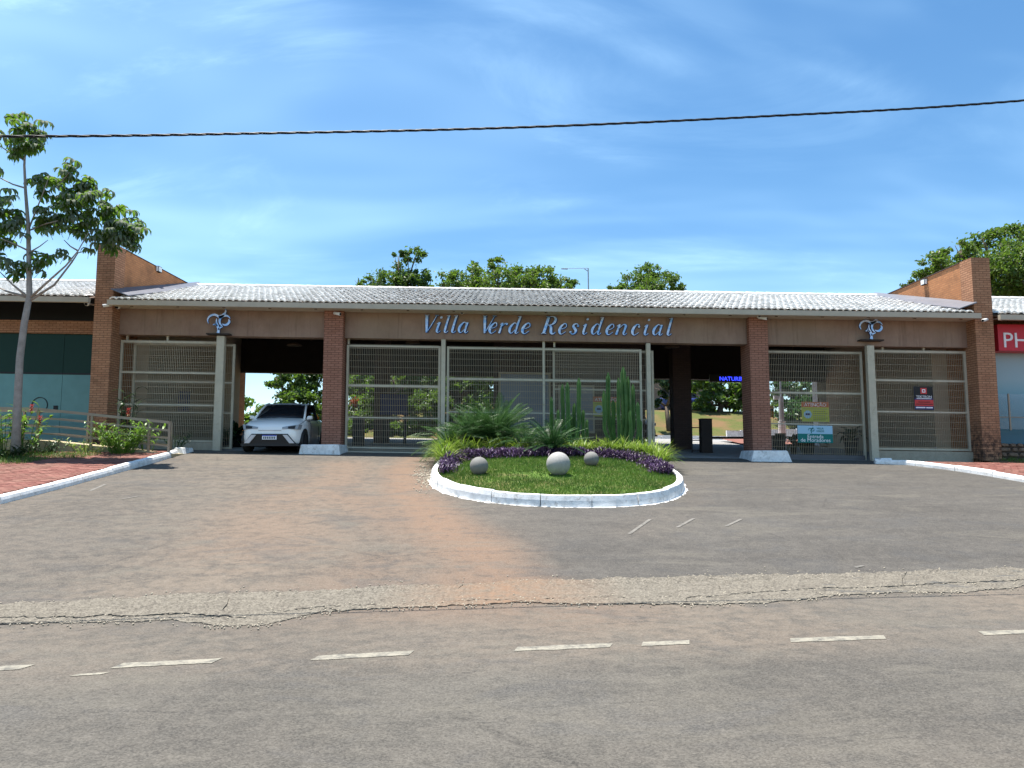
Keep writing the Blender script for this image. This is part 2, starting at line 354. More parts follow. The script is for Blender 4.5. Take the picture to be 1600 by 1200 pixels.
M_PRED = m_flat('print_red', (0.55, 0.05, 0.05)); M_LED = m_flat('led_blue', (0.03, 0.05, 1.0), 0.5, 1.4)
M_FLOODL = m_flat('flood_glass', (0.75, 0.78, 0.8), 0.2)
M_CARW = NT('car_white'); M_CARW.fin((0.86, 0.84, 0.81), 0.28, 0, 0.5); M_CARW.b.inputs['Coat Weight'].default_value = 0.6; M_CARW = M_CARW.m
M_CARB = NT('car_black'); M_CARB.fin((0.012, 0.012, 0.014), 0.25, 0, 0.5); M_CARB = M_CARB.m
M_CARBL = NT('car_blue'); M_CARBL.fin((0.02, 0.035, 0.16), 0.3, 0, 0.5); M_CARBL = M_CARBL.m
M_CGLASS = m_flat('car_glass', (0.012, 0.014, 0.018), 0.06); M_TRIM = m_flat('car_trim', (0.018, 0.018, 0.02), 0.45)
M_TYRE = m_flat('tyre', (0.014, 0.014, 0.014), 0.85); M_RIM = m_flat('rim_grey', (0.18, 0.18, 0.19), 0.35)
M_SILVER = m_flat('bumper_silver', (0.55, 0.55, 0.57), 0.35); M_LAMP = m_flat('headlamp', (0.30, 0.32, 0.34), 0.1)
M_PLATE = m_flat('plate_white', (0.75, 0.76, 0.78)); M_PLATEB = m_flat('plate_blue', (0.03, 0.06, 0.4))
def m_sphere():
    t = NT('ball_concrete'); p = t.pos()
    n = t.noise(p, 4, 7, 0.7); f = t.noise(p, 60, 3, 0.7)
    c = t.mix(t.objrand(), (0.18, 0.175, 0.162), (0.23, 0.225, 0.21))
    col = t.mix(t.rng(n, 0.4, 0.7, 0, 0.6), c, (0.13, 0.125, 0.115)); t.bump(f, 0.25, 0.006); return t.fin(col, 0.8)
M_BALL = m_sphere()
M_BALLW = m_concrete('pale_ball_concrete', (0.27, 0.26, 0.245), (0.38, 0.37, 0.35))
M_BARK = mat_paint('grey_bark', (0.29, 0.255, 0.225), 0.9, var=0.3, scale=6)
M_BARKB = mat_paint('brown_bark', (0.11, 0.085, 0.065), 0.95, var=0.35, scale=5)
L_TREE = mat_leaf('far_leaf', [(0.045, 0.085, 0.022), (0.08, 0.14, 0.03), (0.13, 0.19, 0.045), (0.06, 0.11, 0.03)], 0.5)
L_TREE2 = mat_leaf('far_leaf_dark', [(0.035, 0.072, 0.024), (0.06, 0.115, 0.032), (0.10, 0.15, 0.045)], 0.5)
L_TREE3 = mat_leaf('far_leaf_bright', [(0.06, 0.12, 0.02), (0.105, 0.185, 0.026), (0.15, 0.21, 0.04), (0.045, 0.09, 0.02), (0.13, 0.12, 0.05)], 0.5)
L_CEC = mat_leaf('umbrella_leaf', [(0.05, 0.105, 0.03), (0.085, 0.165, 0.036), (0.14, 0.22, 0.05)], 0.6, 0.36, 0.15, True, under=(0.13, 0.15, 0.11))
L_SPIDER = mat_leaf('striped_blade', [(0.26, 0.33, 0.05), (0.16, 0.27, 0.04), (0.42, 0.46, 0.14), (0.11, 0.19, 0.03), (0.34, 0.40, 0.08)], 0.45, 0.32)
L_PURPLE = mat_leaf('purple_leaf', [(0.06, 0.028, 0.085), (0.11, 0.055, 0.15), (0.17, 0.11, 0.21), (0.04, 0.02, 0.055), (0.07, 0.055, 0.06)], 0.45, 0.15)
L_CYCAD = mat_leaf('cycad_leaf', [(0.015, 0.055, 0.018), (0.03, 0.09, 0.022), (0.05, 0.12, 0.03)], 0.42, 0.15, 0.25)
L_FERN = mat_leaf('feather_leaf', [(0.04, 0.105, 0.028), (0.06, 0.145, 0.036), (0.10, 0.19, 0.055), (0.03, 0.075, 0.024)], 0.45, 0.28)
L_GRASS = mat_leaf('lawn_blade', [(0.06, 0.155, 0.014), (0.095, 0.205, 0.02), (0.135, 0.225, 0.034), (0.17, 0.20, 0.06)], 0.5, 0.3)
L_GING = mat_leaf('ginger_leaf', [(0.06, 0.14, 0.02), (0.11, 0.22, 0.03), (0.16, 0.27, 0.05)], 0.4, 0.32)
L_DARK = mat_leaf('dark_leaf', [(0.02, 0.05, 0.02), (0.035, 0.075, 0.025), (0.05, 0.09, 0.03)], 0.4, 0.2)  # dark green leaves of low bushes and pot plants
L_FLOWER = mat_leaf('red_flower', [(0.45, 0.03, 0.03), (0.55, 0.07, 0.05)], 0.5, 0.2)
L_ORANGE = mat_leaf('orange_flower', [(0.60, 0.12, 0.03), (0.65, 0.2, 0.08)], 0.5, 0.2)
def m_cactus():
    t = NT('cactus_skin'); p = t.pos(); n = t.noise(p, 3, 5); f = t.noise(p, 30, 4)
    col = t.mix(t.rng(n, 0.35, 0.65), (0.042, 0.105, 0.026), (0.088, 0.18, 0.048)); col = t.mix(t.rng(f, 0.5, 0.75, 0, 0.4), col, (0.10, 0.12, 0.05))
    return t.fin(col, 0.55, 0, 0.3)
M_CACT = m_cactus()
M_CABLE = m_flat('cable_black', (0.012, 0.012, 0.014), 0.5)

# ------------------------------------------------------------------ mesh helpers
WORG = {}
def worg(o): return WORG.get(o.name, Vector((0, 0, 0))) if o else Vector((0, 0, 0))
class MB:
    def __init__(s): s.v = []; s.f = []
    def quad(s, *p):
        i = len(s.v); s.v += [tuple(q) for q in p]; s.f.append(tuple(range(i, i + len(p))))
    def prism8(s, c):                                     # 8 corners: bottom 4 then top 4
        i = len(s.v); s.v += [tuple(q) for q in c]
        for f in ((3, 2, 1, 0), (4, 5, 6, 7), (0, 1, 5, 4), (1, 2, 6, 5), (2, 3, 7, 6), (3, 0, 4, 7)): s.f.append(tuple(i + k for k in f))
    def box(s, x0, x1, y0, y1, z0, z1, sh=True):
        k = SH if sh else 0.0
        s.prism8([(x, y, z + k * x) for z in (z0, z1) for x, y in ((x0, y0), (x1, y0), (x1, y1), (x0, y1))])
    def bar(s, a, b, w, h=None):                          # square bar between two points
        a = Vector(a); b = Vector(b); h = h or w; d = (b - a)
        if d.length < 1e-6: return
        d.normalize(); u = d.cross(Vector((0, 0, 1)))
        if u.length < 1e-3: u = Vector((1, 0, 0))
        u.normalize(); n = u.cross(d)
        u *= w / 2; n *= h / 2
        s.prism8([a - u - n, a + u - n, b + u - n, b - u - n, a - u + n, a + u + n, b + u + n, b - u + n])
    def tube(s, pts, rads, n=8, cap=True):
        pts = [Vector(p) for p in pts]; rings = []; base = len(s.v); prev = None
        for i, p in enumerate(pts):
            d = pts[min(i + 1, len(pts) - 1)] - pts[max(i - 1, 0)]; d.normalize()
            u = d.cross(Vector((0.03, 1, 0.05))) if prev is None else prev - d * prev.dot(d)
            if u.length < 1e-4: u = d.cross(Vector((1, 0, 0)))
            u.normalize(); prev = u; w = d.cross(u)
            r = rads[i] if isinstance(rads, (list, tuple)) else rads
            for k in range(n):
                a = 2 * PI * k / n; q = p + u * (r * math.cos(a)) + w * (r * math.sin(a)); s.v.append(tuple(q))
        for i in range(len(pts) - 1):
            for k in range(n):
                a = base + i * n + k; b = base + i * n + (k + 1) % n; s.f.append((a, b, b + n, a + n))
        if cap:
            s.f.append(tuple(base + k for k in range(n))[::-1]); s.f.append(tuple(base + (len(pts) - 1) * n + k for k in range(n)))
    def build(s, name, mat, parent=None, smooth=False, kind=None, label=None, attrs=None):
        me = bpy.data.meshes.new(name); me.from_pydata(s.v, [], s.f); me.materials.append(mat); me.validate(); me.update()
        if smooth:
            for p in me.polygons: p.use_smooth = True
        if attrs:
            for k, vals in attrs.items():
                a = me.attributes.new(k, 'FLOAT', 'POINT'); a.data.foreach_set('value', vals)
        return place(name, me, parent, kind=kind, label=label)
def place(name, me, parent=None, loc=(0, 0, 0), rot=None, kind=None, label=None, scale=None):
    o = bpy.data.objects.new(name, me); COL.objects.link(o); o.parent = parent
    o.location = Vector(loc) - worg(parent); WORG[o.name] = Vector(loc)
    if rot is not None: o.rotation_euler = rot
    if scale is not None: o.scale = scale
    if kind: o['kind'] = kind
    if label: o['label'] = label
    return o
def tag(o, label, cat, group=None):
    o['label'] = label; o['category'] = cat
    if group: o['group'] = group
    return o
def thing(name, label, cat, loc=(0, 0, 0), group=None):
    o = bpy.data.objects.new(name, None); COL.objects.link(o); o.location = loc; WORG[o.name] = Vector(loc)
    o.empty_display_size = 0.2
    return tag(o, label, cat, group)
def boxpart(name, parent, mat, *b, sh=True, **k):
    m = MB(); m.box(*b, sh=sh); return m.build(name, mat, parent, **k)
def ico(c, r, n=2, jit=0.0, rr=R, squash=(1, 1, 1)):
    import bmesh
    bm = bmesh.new(); bmesh.ops.create_icosphere(bm, subdivisions=n, radius=1.0)
    m = MB()
    for v in bm.verts:
        k = r * (1 + rr.uniform(-jit, jit)); m.v.append((c[0] + v.co.x * k * squash[0], c[1] + v.co.y * k * squash[1], c[2] + v.co.z * k * squash[2]))
    for f in bm.faces: m.f.append(tuple(v.index for v in f.verts))
    bm.free(); return m
def lathe(mb, c, prof, n=20):
    base = len(mb.v)
    for r, z in prof:
        for k in range(n): a = 2 * PI * k / n; mb.v.append((c[0] + r * math.cos(a), c[1] + r * math.sin(a), c[2] + z))
    for i in range(len(prof) - 1):
        for k in range(n):
            a = base + i * n + k; b = base + i * n + (k + 1) % n; mb.f.append((a, b, b + n, a + n))
    mb.f.append(tuple(base + (len(prof) - 1) * n + k for k in range(n)))
def vnoise(x, seed=0):                                    # cheap smooth 1-d noise
    i = math.floor(x); f = x - i; h = lambda k: math.sin((k + seed * 17.3) * 127.1) * 43758.5453 % 1.0
    return lerp(h(i), h(i + 1), f * f * (3 - 2 * f)) * 2 - 1
def text_mesh(body, size, loc, mat, parent, name='lettering', align='CENTER', ext=0.004, slope=True, sx=1.0, label=None):
    cu = bpy.data.curves.new('lettering_curve', 'FONT'); cu.body = body; cu.size = size; cu.align_x = align; cu.extrude = ext; cu.resolution_u = 3
    t = bpy.data.objects.new('lettering_curve', cu); COL.objects.link(t)
    dg = bpy.context.evaluated_depsgraph_get(); me = bpy.data.meshes.new_from_object(t.evaluated_get(dg))
    bpy.data.objects.remove(t); bpy.data.curves.remove(cu)
    k = SH if slope else 0
    for v in me.vertices:
        x, y, z = v.co; x *= sx; v.co = (x, -z, y + k * x)
    me.materials.clear(); me.materials.append(mat)
    return place(name, me, parent, loc, label=label)

# ------------------------------------------------------------------ ground
def seg_d(px, py, a, b):
    vx, vy = b[0] - a[0], b[1] - a[1]; L = vx * vx + vy * vy
    t = max(0, min(1, ((px - a[0]) * vx + (py - a[1]) * vy) / L)) if L else 0
    return math.hypot(px - a[0] - vx * t, py - a[1] - vy * t), t
def stroke(pix, r0, r1, s, soft=1.0):
    return ([cast(*q) for q in pix], r0, r1, s)
RED = [stroke([(655, 712), (628, 735), (640, 775), (690, 825), (745, 862)], 0.45, 0.75, 1.1),
       stroke([(745, 862), (775, 895), (800, 925)], 0.6, 0.7, 0.9), stroke([(690, 825), (740, 880), (700, 925)], 0.55, 0.55, 0.7),
       stroke([(540, 725), (520, 770), (600, 800), (690, 840)], 0.7, 0.9, 0.6), stroke([(470, 760), (430, 800), (420, 850)], 0.8, 1.3, 0.45),
       stroke([(610, 880), (560, 915)], 0.8, 0.9, 0.4)]
DIRT = [stroke([(560, 730), (480, 790), (380, 880), (330, 920)], 2.0, 2.6, 1.0), stroke([(350, 740), (250, 800), (100, 900)], 1.0, 2.0, 0.55),
        stroke([(640, 760), (650, 850), (640, 920)], 1.4, 1.2, 0.7), stroke([(1110, 760), (1000, 830)], 0.7, 0.9, 0.28)]
SCUFF = [stroke([(1080, 848), (1180, 862), (1290, 872)], 0.45, 0.35, 1.0), stroke([(30, 898), (140, 880), (250, 862)], 0.3, 0.25, 0.9), stroke([(0, 850), (35, 818)], 0.3, 0.3, 0.9),
         stroke([(820, 815), (960, 850)], 0.5, 0.5, 0.7), stroke([(560, 800), (700, 790)], 0.3, 0.4, 0.7), stroke([(1350, 800), (1560, 830)], 0.4, 0.6, 0.6)]
def layer(strokes, x, y):
    tot = 0.0
    for pts, r0, r1, s in strokes:
        best = 0
        for i in range(len(pts) - 1):
            d, t = seg_d(x, y, pts[i], pts[i + 1]); r = lerp(r0, r1, (i + t) / (len(pts) - 1))
            best = max(best, 1 - sstep(d / (r * 1.7)))
        tot = max(tot, best * s)
    return tot

def grid_mesh(name, xs, ys, zf, mat, kind='structure', layers=None, yf=None):
    m = MB(); nx, ny = len(xs), len(ys); at = {k: [] for k in (layers or {})}
    for b in ys:
        for x in xs:
            y = yf(x, b) if yf else b
            m.v.append((x, y, zf(x, y)))
            for k, fn in (layers or {}).items(): at[k].append(fn(x, y))
    for j in range(ny - 1):
        for i in range(nx - 1):
            a = j * nx + i; m.f.append((a, a + 1, a + nx + 1, a + nx))
    return m.build(name, mat, None, True, kind, attrs=at)
def frange(a, b, n): return [a + (b - a) * i / n for i in range(n + 1)]

# wide land sheet, a little below everything built on it
lx = [-420, -200, -110, -70, -50, -40] + frange(-34, 34, 34) + [40, 50, 70, 110, 200, 420]
ly = [-300, -120, -50, -20, -8, 0, 5] + frange(7, 56, 49) + [62, 75, 100, 150, 260, 500, 900]
def land_z(x, y):
    z = G(x, y) - (0.22 if y < 42 else 0.02)
    return z
grid_mesh('ground', lx, ly, land_z, M_LAND)
# road
def road_v(x, y): return (y - 0.155 * x)
def road_dirt(x, y):
    v = road_v(x, y)
    return 0.95 * sstep((v - 5.4) / 0.9) * (0.7 + 0.3 * vnoise(x * 0.5, 3)) + 0.12 + 0.5 * max(0, 1 - abs(v - 3.4) / 0.7) * (0.5 + 0.5 * vnoise(x * 0.4, 5))
def road_red(x, y):
    v = road_v(x, y); return 0.55 * sstep((v - 6.9) / 1.2) * max(0, 1 - abs(x + 0.6) / 2.6) + 0.4 * max(0, 1 - math.hypot(x - 0.7, y - 7.6) / 1.1)
rxs = [-150, -80, -40, -24] + frange(-16, 16, 128) + [24, 40, 80, 150]
grid_mesh('road', rxs, frange(-7, 8.75, 63), lambda x, y: 0.0, M_ROAD, layers={'dirt': road_dirt, 'red': road_red, 'scuff': lambda x, y: 0.25},
          yf=lambda x, b: b + 0.155 * x)
# drive: from the road's edge up to the gates and on under the roof
dxs = [-30, -24, -20, -17] + frange(-14.5, 14.5, 130) + [17, 20, 24, 30]
grid_mesh('driveway', dxs, frange(0, 1, 92), lambda x, y: G(x, y) + 0.004, M_DRIVE,
          layers={'dirt': lambda x, y: max(layer(DIRT, x, y), 0.8 * sstep((2.2 - x) / 5) * (0.75 + 0.25 * vnoise(x * 0.8 + y * 0.3, 2)), 0.10), 'red': lambda x, y: layer(RED, x, y), 'scuff': lambda x, y: 0.55 + 1.2 * layer(SCUFF, x, y)},
          yf=lambda x, b: lerp(Yr(x) - 0.55, YG + 0.6, b))
grid_mesh('gate_floor', frange(-12.45, 14.4, 24), [23.0, 26, 30, 35.2], lambda x, y: G(x, y) + 0.001, M_FLOOR)
grid_mesh('inner_road', frange(3.2, 26, 22), frange(35.2, 40.2, 4), lambda x, y: G(x, y) + 0.012, M_FLOOR)
# inner kerb at the foot of the lawn bank
ik = MB()
for i in range(40):
    x0 = -16 + i * 1.05; x1 = x0 + 1.03
    if -9 < x0 < 3.2: continue
    ik.prism8([(x, y, G(x, 40.2) + dz) for dz in (0, 0.2) for x, y in ((x0, 40.2), (x1, 40.2), (x1, 40.4), (x0, 40.4))])
ik.build('inner_kerb', M_WHITE, kind='structure')

# broken concrete edge strip between road and drive, in cracked slabs
BACK = [(-700, 950), (0, 945), (300, 931), (475, 927), (575, 920), (750, 915), (800, 912), (1125, 905), (1300, 900), (1600, 892), (2300, 872)]
MIDL = [(-700, 972), (0, 968), (280, 962), (380, 965), (500, 948), (800, 938), (950, 936), (1125, 932), (1240, 922), (1400, 917), (1600, 908), (2300, 890)]
FRONT = [(-700, 980), (0, 976), (280, 970), (350, 981), (425, 975), (500, 957), (800, 943), (950, 945), (1100, 945), (1200, 944), (1300, 932), (1400, 927), (1500, 927), (1600, 917), (2300, 897)]
def edge_line(tab, seed, amp):
    pts = []
    for i in range(751):
        px = -700 + i * 4; d = ray(px, interp(tab, px)); t = -CZ / d.z
        pts.append(Vector((d.x * t, d.y * t + amp * vnoise(i * 0.13, seed) + amp * 0.7 * vnoise(i * 0.41, seed + 9) + amp * 0.45 * vnoise(i * 1.1, seed + 4), 0)))
    return pts
e_b, e_m, e_f = edge_line(BACK, 1, 0.05), edge_line(MIDL, 2, 0.05), edge_line(FRONT, 3, 0.035)
strip = bpy.data.objects.new('edge_strip', None); COL.objects.link(strip); strip['kind'] = 'structure'
strip_parent = strip
def slab_row(lo, hi, seed, gap, hz):
    i = 0; rr = random.Random(seed)
    while i < 750:
        n = rr.randint(55, 170); j = min(750, i + n); m = MB(); at = []
        tilt = rr.uniform(-0.002, 0.008)
        for k in range(i, j + 1):
            a, b = lo[k], hi[k]
            gx = 0.005 if k == i else (-0.005 if k == j else 0)
            for q in range(5):
                t = q / 4; p = a.lerp(b, t); w = (b - a).length
                t2 = (gap / 2 + t * max(0.02, w - gap)) / max(w, 0.03)
                p = a.lerp(b, t2); gxx = gx + 0.10 * vnoise(q * 0.9, k) * (1 if k in (i, j) else 0)
                zz = hz + tilt + rr.uniform(-0.004, 0.006) + (G(p.x, p.y) if p.y > Yr(p.x) else 0)
                m.v.append((p.x + gxx, p.y, zz)); at.append(1.0 * max(0, 1 - abs(p.x + 0.1) / 1.5))
        N = j - i + 1
        for k in range(N - 1):
            for q in range(4):
                a = k * 5 + q; m.f.append((a, a + 5, a + 6, a + 1))
        # rim down into the ground
        rim = [k * 5 for k in range(N)] + [(N - 1) * 5 + q for q in range(1, 5)] + [k * 5 + 4 for k in range(N - 2, -1, -1)] + [q for q in (3, 2, 1)]
        b0 = len(m.v)
        for r_ in rim: x, y, z = m.v[r_]; m.v.append((x, y, z - 0.10)); at.append(0.0)
        L = len(rim)
        for k in range(L): m.f.append((rim[k], b0 + k, b0 + (k + 1) % L, rim[(k + 1) % L]))
        m.build('concrete_slab', M_GUTTER, strip, attrs={'red': at}); i = j
slab_row(e_m, e_b, 5, 0.016, 0.010)
slab_row(e_f, e_m, 8, 0.016, 0.007)

# road dashes
road_obj = bpy.data.objects['road']
for (xa, ya, xb, yb) in ((-150, 1052, 36, 1043), (176, 1041, 333, 1033), (485, 1029, 637, 1021), (800, 1015, 950, 1009), (998, 1007, 1072, 1004), (1230, 1001, 1378, 996), (1528, 990, 1700, 984), (108, 1056, 158, 1053)):
    faint = xa == 108
    d = ray(xa, ya); t = -CZ / d.z; a = d * t; d = ray(xb, yb); t = -CZ / d.z; b = d * t
    m = MB(); hw = 0.065 if not faint else 0.025
    nrm = Vector((-(b.y - a.y), b.x - a.x, 0)).normalized() * hw
    n = 10; sk = (b - a).normalized() * 0.06
    for i in range(n):
        p = a.lerp(b, i / n); q = a.lerp(b, (i + 1) / n); j0 = 1 + 0.15 * vnoise(i * 1.7, xa); j1 = 1 + 0.15 * vnoise((i + 1) * 1.7, xa)
        m.quad((p.x - nrm.x * j0, p.y - nrm.y * j0, .004), (q.x - nrm.x * j1, q.y - nrm.y * j1, .004), (q.x + nrm.x * j1 + sk.x, q.y + nrm.y * j1 + sk.y, .004), (p.x + nrm.x * j0 + sk.x, p.y + nrm.y * j0 + sk.y, .004))
    m.build('road_marking', M_MARK, road_obj)
drive_obj = bpy.data.objects['driveway']
for (xa, ya, xb, yb) in ((983, 835, 1016, 812), (1058, 825, 1084, 811), (1135, 823, 1158, 812), (140, 768, 165, 757), (190, 781, 216, 776), (1336, 888, 1348, 885)):
    a = cast(xa, ya); b = cast(xb, yb); m = MB(); w = (b - a).cross(Vector((0, 0, 1))).normalized() * 0.032
    n = 5
    for i in range(n):
        p = a.lerp(b, i / n); q = a.lerp(b, (i + 1) / n); up = Vector((0, 0, 0.009))
        m.quad(p - w + up, q - w + up, q + w + up, p + w + up)
    m.build('painted_mark', M_MARK2, drive_obj)

# kerbs and red pavements at both sides of the drive
def kerb_run(pts, h, w, name, inward, seglen=1.0, parent=None, gf=G, drop0=0):
    out = []; dense = []
    for a, b in zip(pts, pts[1:]):
        n = max(1, int((b - a).length / 0.25))
        for i in range(n): dense.append(a.lerp(b, i / n))
    dense.append(pts[-1])
    acc = [0]
    for a, b in zip(dense, dense[1:]): acc.append(acc[-1] + (b - a).length)
    total = acc[-1]; ns = max(1, round(total / seglen)); step = total / ns
    def at(s):
        s = max(0, min(total, s))
        for i in range(len(acc) - 1):
            if s <= acc[i + 1]:
                return dense[i].lerp(dense[i + 1], (s - acc[i]) / max(1e-6, acc[i + 1] - acc[i]))
        return dense[-1]
    for k in range(ns):
        m = MB(); sub = 4; prof = []
        dz = R.uniform(-0.016, 0.016); do = R.uniform(-0.014, 0.014)
        for i in range(sub + 1):
            s = k * step + 0.009 + (step - 0.018) * i / sub
            p = at(s); d = at(s + 0.05) - at(s - 0.05); d.z = 0; d.normalize(); nn = Vector((-d.y, d.x, 0)) * inward
            z = gf(p.x, p.y); j = 0.006 * vnoise(s * 6, 4)
            for o_, zz in ((0.0 + do, -0.12), (0.008 + do + j, h * 0.55 + dz), (0.03 + do + j, h - 0.012 + dz), (0.05 + do, h + dz + j), (w + do, h + dz + j), (w + do, -0.12)):
                m.v.append((p.x + nn.x * o_, p.y + nn.y * o_, z + zz))
        for i in range(sub):
            for q in range(5):
                a = i * 6 + q; m.f.append((a, a + 6, a + 7, a + 1))
        m.f.append(tuple(range(6))); m.f.append(tuple(sub * 6 + q for q in range(6))[::-1])
        m.build('kerb_stone', M_WHITE, parent)
def sroot(name, loc=(0, 0, 0)):
    o = bpy.data.objects.new(name, None); COL.objects.link(o); o['kind'] = 'structure'; o.location = loc; WORG[o.name] = Vector(loc); return o
kl = sroot('kerb_left')
KL = [Vector((-9.62, 21.3, 0)), Vector((-9.5, 20, 0)), Vector((-9.42, 17.7, 0)), Vector((-9.38, 15.5, 0)), Vector((-9.42, 13.6, 0)), Vector((-9.7, 11.6, 0)), Vector((-10.6, 9.6, 0)), Vector((-12.3, 8.1, 0)), Vector((-16, 7.2, 0)), Vector((-22, 6.3, 0))]
kerb_run(KL, 0.16, 0.17, 'kerb', -1, 1.3, kl)
kr = sroot('kerb_right')
KR = [Vector((10.75, 21.9, 0)), Vector((11.6, 21.75, 0)), Vector((12.2, 20.95, 0)), Vector((12.6, 19.9, 0)), Vector((12.93, 18.6, 0)), Vector((13.1, 16.6, 0)), Vector((13.5, 14.4, 0)), Vector((14.8, 12.9, 0)), Vector((18, 12.4, 0)), Vector((24, 13.2, 0))]
kerb_run(KR, 0.15, 0.17, 'kerb', 1, 1.1, kr)
def kx_at(K, y):
    for a, b in zip(K, K[1:]):
        if min(a.y, b.y) <= y <= max(a.y, b.y) and abs(a.y - b.y) > 1e-6: return lerp(a.x, b.x, (y - a.y) / (b.y - a.y))
    return None
def pavement(name, K, side, xfar, y0, y1, seed):
    rr = random.Random(seed); m = MB(); ys = frange(y0, y1, 30)
    for a, b in zip(ys, ys[1:]):
        xa, xb = kx_at(K, a), kx_at(K, b)
        if xa is None or xb is None: continue
        xa += side * 0.1; xb += side * 0.1
        pts = [(xa, a), (xfar, a), (xfar, b), (xb, b)]
        nx = 6
        for i in range(nx):
            q = [(lerp(xa, xfar, i / nx), a), (lerp(xa, xfar, (i + 1) / nx), a), (lerp(xb, xfar, (i + 1) / nx), b), (lerp(xb, xfar, i / nx), b)]
            m.quad(*[(x, y, G(x, y) + 0.105) for x, y in (q if side > 0 else q[::-1])])
    root = m.build(name, M_JOINT, kind='structure')
    cells = []; y = y0 + 0.06; row = 0
    while y < y1 - 0.05:
        xk = kx_at(K, y)
        if xk is not None:
            x = xk + side * (0.19 + (0.1 if row % 2 else 0) + 0.1)
            while abs(x - xk) < abs(xfar - xk) - 0.1: cells.append((x, y)); x += side * 0.2
        y += 0.1; row += 1
    cells.sort(key=lambda c: c[0] ** 2 * 0.2 + c[1] ** 2)
    pm = MB(); pm.prism8([(sx * 0.097, sy * 0.047, z) for z in (-0.04, 0.0) for sx, sy in ((-1, -1), (1, -1), (1, 1), (-1, 1))])
    me = bpy.data.meshes.new('paver'); me.from_pydata(pm.v, [], pm.f); me.materials.append(M_PAVER)
    vis = [c for c in cells if abs(c[0] / c[1] * F) < 815]
    rest = [c for c in cells if abs(c[0] / c[1] * F) >= 815] + vis[300:]
    def pose(c):
        z = G(*c) + 0.135 + rr.uniform(-0.004, 0.004)
        sx = math.atan((G(c[0], c[1] + 0.05) - G(c[0], c[1] - 0.05)) / 0.1)
        return (c[0], c[1], z), (sx + rr.uniform(-.02, .02), -math.atan(SH) + rr.uniform(-.02, .02), rr.uniform(-.025, .025))
    for c in vis[:300]:
        loc, rot = pose(c); place('paver', me, root, loc, rot)
    m = MB()
    from mathutils import Euler
    for c in rest:
        loc, rot = pose(c); mt = Matrix.Translation(loc) @ Euler(rot).to_matrix().to_4x4(); i0 = len(m.v)
        m.v += [tuple(mt @ Vector(v)) for v in pm.v]; m.f += [tuple(i0 + k for k in f) for f in pm.f[1:]]
    m.build('paver_field', M_PAVER, root, kind='stuff')
    return root
pavement('pavement_left', KL, -1, -13.6, 10.2, 21.25, 3)
pavement('pavement_right', KR, 1, 18.5, 14.6, 21.7, 4)

# white painted block ends at the kerbs and gate piers
def taper_block(name, label, x0, x1, y0, y1, h, ins, group=None):
    gz = min(G(x0, y0), G(x1, y0)) - 0.03
    m = MB(); t = G((x0 + x1) / 2, y0) + h
    nx = 6
    c = [(x0, y0, gz), (x1, y0, gz), (x1, y1, gz), (x0, y1, gz), (x0 + ins, y0 + ins * 0.5, t), (x1 - ins, y0 + ins * 0.5, t), (x1 - ins, y1, t), (x0 + ins, y1, t)]
    m.prism8(c); o = m.build(name, M_WHITE)
    b = o.modifiers.new('bevel', 'BEVEL'); b.width = 0.025; b.segments = 2
    return tag(o, label, 'block', group)
taper_block('white_block', 'wide whitewashed concrete block at the foot of the brick pier beside the white car', -6.38, -5.12, 22.05, 23.3, 0.30, 0.06)
taper_block('white_block', 'whitewashed tapered concrete block at the foot of the brick pier by the right exit', 7.1, 8.35, 22.0, 23.3, 0.34, 0.12)
taper_block('kerb_end_block', 'small whitewashed lump at the upper end of the left kerb by the gate post', -9.95, -9.55, 21.55, 22.3, 0.2, 0.08)
taper_block('kerb_end_block', 'small grey white footing at the base of the right gate post', 10.95, 11.35, 22.0, 22.45, 0.17, 0.04)

# soil and lawn left of the ramp, soil at the right shop
grid_mesh('planting_bed_left', frange(-19, -9.75, 12), frange(19.3, 23.2, 5), lambda x, y: G(x, y) + 0.11 + 0.03 * math.sin(x * 3 + y * 2) - 0.4 * sstep((y - 20.4) / 0.5), M_SOIL, yf=lambda x, b: b if b > 19.5 else (19.3 if x > -11.8 else 18.2))
grid_mesh('planting_bed_right', frange(14.3, 20, 6), frange(21.7, 23.4, 3), lambda x, y: G(x, y) + 0.10, M_SOIL)

# ------------------------------------------------------------------ gatehouse
XL, XR = -12.45, 14.4                                    # inner faces of the two brick wing walls
ZF0, ZF1 = 5.236, 6.42                                   # brown fascia, bottom and top
gate = thing('gatehouse', 'long brick gatehouse with brown fascia and white tiled roof', 'building', (1, 27, 1.6))
boxpart('fascia_panel', gate, M_FASCIA, XL, -5.9, 23.0, 23.4, ZF0, ZF1)
boxpart('fascia_panel', gate, M_FASCIA, -5.28, 7.42, 23.0, 23.4, ZF0, ZF1)
boxpart('fascia_panel', gate, M_FASCIA, 8.02, XR, 23.0, 23.4, ZF0, ZF1)
for x0, x1, lb in ((-5.89, -5.29, None), (7.43, 8.01, None)):
    boxpart('brick_pier', gate, M_PIER, x0, x1, 22.78, 23.7, 1.4, 6.17)
for x0, x1 in ((XL - 0.5, XL), (XR, XR + 0.5)):
    boxpart('wing_wall', gate, M_BRICKW, x0 + 0.01, x1 - 0.001 if x0 < 0 else x1 - 0.01, 23.15, 34.2, 1.2, 8.0)
    if x0 < 0: boxpart('corner_pillar', gate, M_BRICK, x0 - 0.04, x1 + 0.03, 22.55, 23.15, 0.9, 8.02)
    else: boxpart('corner_pillar', gate, M_BRICK, x0 - 0.03, x1 + 0.04, 22.55, 23.15, 0.9, 8.02)
    boxpart('wall_coping', gate, M_DKBRICK, x0 - 0.02, x1 + 0.02, 23.2, 34.2, 8.0, 8.03)
boxpart('back_beam', gate, M_BEAMD, XL, XR, 32.5, 32.9, 5.13, 6.6)
